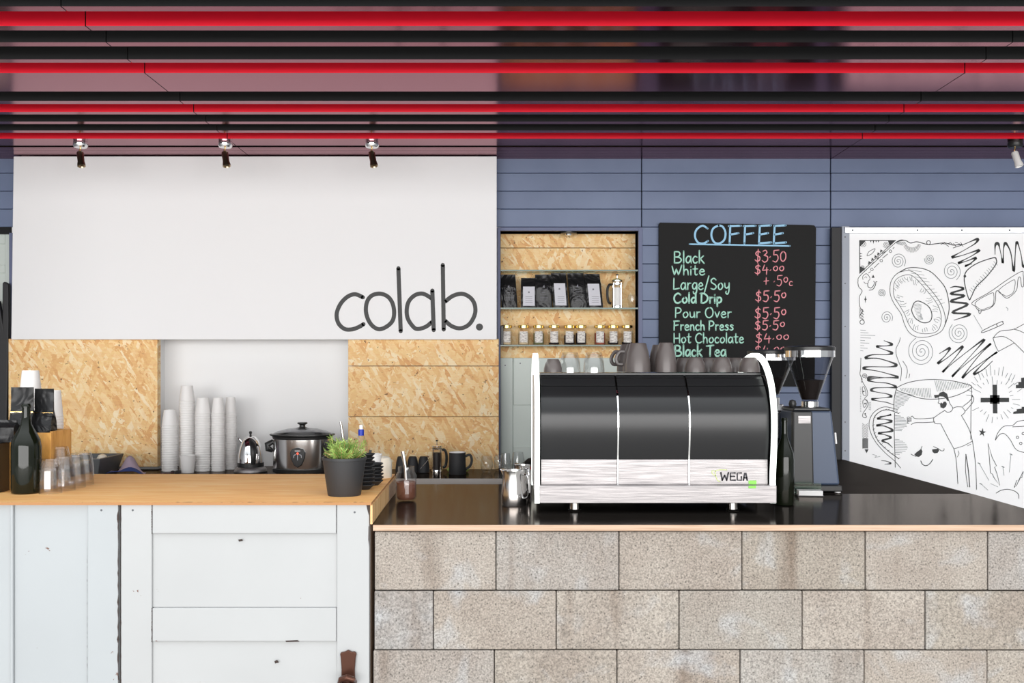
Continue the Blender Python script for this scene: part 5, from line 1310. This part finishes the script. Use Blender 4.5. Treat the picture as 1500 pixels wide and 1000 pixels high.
for j in range(ny):
    for i in range(nx): mb.face([j*(nx+1)+i, j*(nx+1)+i+1, (j+1)*(nx+1)+i+1, (j+1)*(nx+1)+i], 1 if j < 2 else 0)
o = mb.obj('cloth', [M['cloth'], M['cloth_blue']], cl_, True); md = o.modifiers.new('thick', 'SOLIDIFY'); md.thickness = .003

# tumblers pyramid on worktop
def tum(px, Y, z, label, r=.0375, h=.088):
    o = tumbler(label, (X(px, Y), Y, z), r, h, 'upturned tumblers by the wine bottle', seg=11, taper=.74)
rowp = [(74, 3.395, 'frontmost stack'), (94, 3.475, 'second stack from the bottle'), (109.5, 3.555, 'third stack from the bottle'), (122, 3.635, 'rearmost stack')]
for px, Y, nm in rowp:
    tum(px, Y, ZL+.0005, 'clear tumbler upside down at the bottom of the %s' % nm)
    tum(px, Y, ZL+.0305, 'clear tumbler nested on top in the %s' % nm)
tum(87.5, 3.52, ZL+.0605, 'clear tumbler upside down highest of the heap, before the cups')
tum(89, 3.56, ZL+.0005, 'clear tumbler upside down in the row behind the front stacks') if False else None

# ================================================================== BENCH RIGHT ITEMS
Yi = 5.20
def blk(px, top, wpx, nm):
    Y = 5.16; o = thing('coffee_cup', nm, 'cup', (X(px, Y), Y, ZB+.0005), 0, 'black cups upside down on the back bench')
    mug_mesh(wpx/2*Y/F, Z(top, Y)-ZB, None).obj('body', M['matt_black'], o, True)
for px, nm in ((588, 'left'), (604.5, 'middle'), (620.5, 'right')): blk(px, 668.5, 17.5, 'black cup upside down on the bench, %s of three' % nm)
french_press('glass and chrome french press on the bench beside the black mug', (X(640, Yi), Yi, ZB), 7.2*Yi/F, 47*Yi/F, 1, M['beans'])
Yu2 = 5.10; mg = thing('mug', 'black mug with white rim standing on the back bench', 'mug', (X(670, Yu2), Yu2, ZB))
r = 12.3*Yu2/F; h = Z(661.5, Yu2)-ZB
MB().lathe([(0, 0), (r*1.02, 0), (r*1.05, .004), (r*1.0, h*.5), (r*.98, h-.003)], 28).obj('body', M['matt_black'], mg, True)
MB().lathe([(r*.98, h-.003), (r*.97, h), (r*.9, h), (r*.88, .01), (0, .008)], 28).obj('rim_and_inside', M['white_gloss'], mg, True)
MB().tube(catmull([(r*.95, 0, h*.8), (r*1.5, 0, h*.86), (r*1.72, 0, h*.62), (r*1.5, 0, h*.36), (r*.98, 0, h*.22)], k=4), .005, 8, flat=1.3).obj('handle', M['matt_black'], mg, True)
for px, nm in ((660, 'left'), (682, 'right')):
    o = MB().lathe([(0, 0), (.012, .003), (.019, .013), (.012, .024), (0, .027)], 16, sx=1.1).obj('lime', M['lime'], None, True); o.location = (X(px, 5.19), 5.19, ZB+.0005)
    tag(o, 'pale lime half lying behind the black mug, %s one' % nm, 'fruit', 'lime halves behind the mug')
def stemless(px, Y, nm, r=.033, h=.085):
    o = thing('stemless_glass', nm, 'glass', (X(px, Y), Y, ZB+.0005), 0, 'stemless glasses on the back bench')
    MB().lathe([(0, .001), (r*.6, .001), (r*.85, h*.15), (r, h*.4), (r*.95, h*.65), (r*.74, h), (r*.71, h), (r*.9, h*.65), (r*.95, h*.4), (r*.8, h*.17), (0, .009)], 24).obj('bowl', M['glass'], o, True)
stemless(713, 5.18, 'stemless wine glass alone right of the black mug'); stemless(731, 5.25, 'stemless wine glass at the chipboard panel edge', .028)
stemless(741, 4.95, 'stemless wine glass behind the milk jugs, left one', .026, .12); stemless(759, 5.0, 'stemless wine glass behind the milk jugs, right one', .034, .12)
dk = thing('dark_bag', 'dark crumpled bag with a red corner behind the second milk jug', 'bag', (X(779, 5.15), 5.15, ZB))
mb = MB().lathe([(0, 0), (.06, .002), (.065, .02), (.05, .05), (.02, .075), (0, .08)], 14, sx=1, sy=.6); mb.obj('body', M['foil'], dk, True)
MB().lathe([(0, 0), (.018, .004), (.02, .012), (0, .02)], 12, .0, -.045, .02).obj('red_tab', M['red_bit'], dk, True)
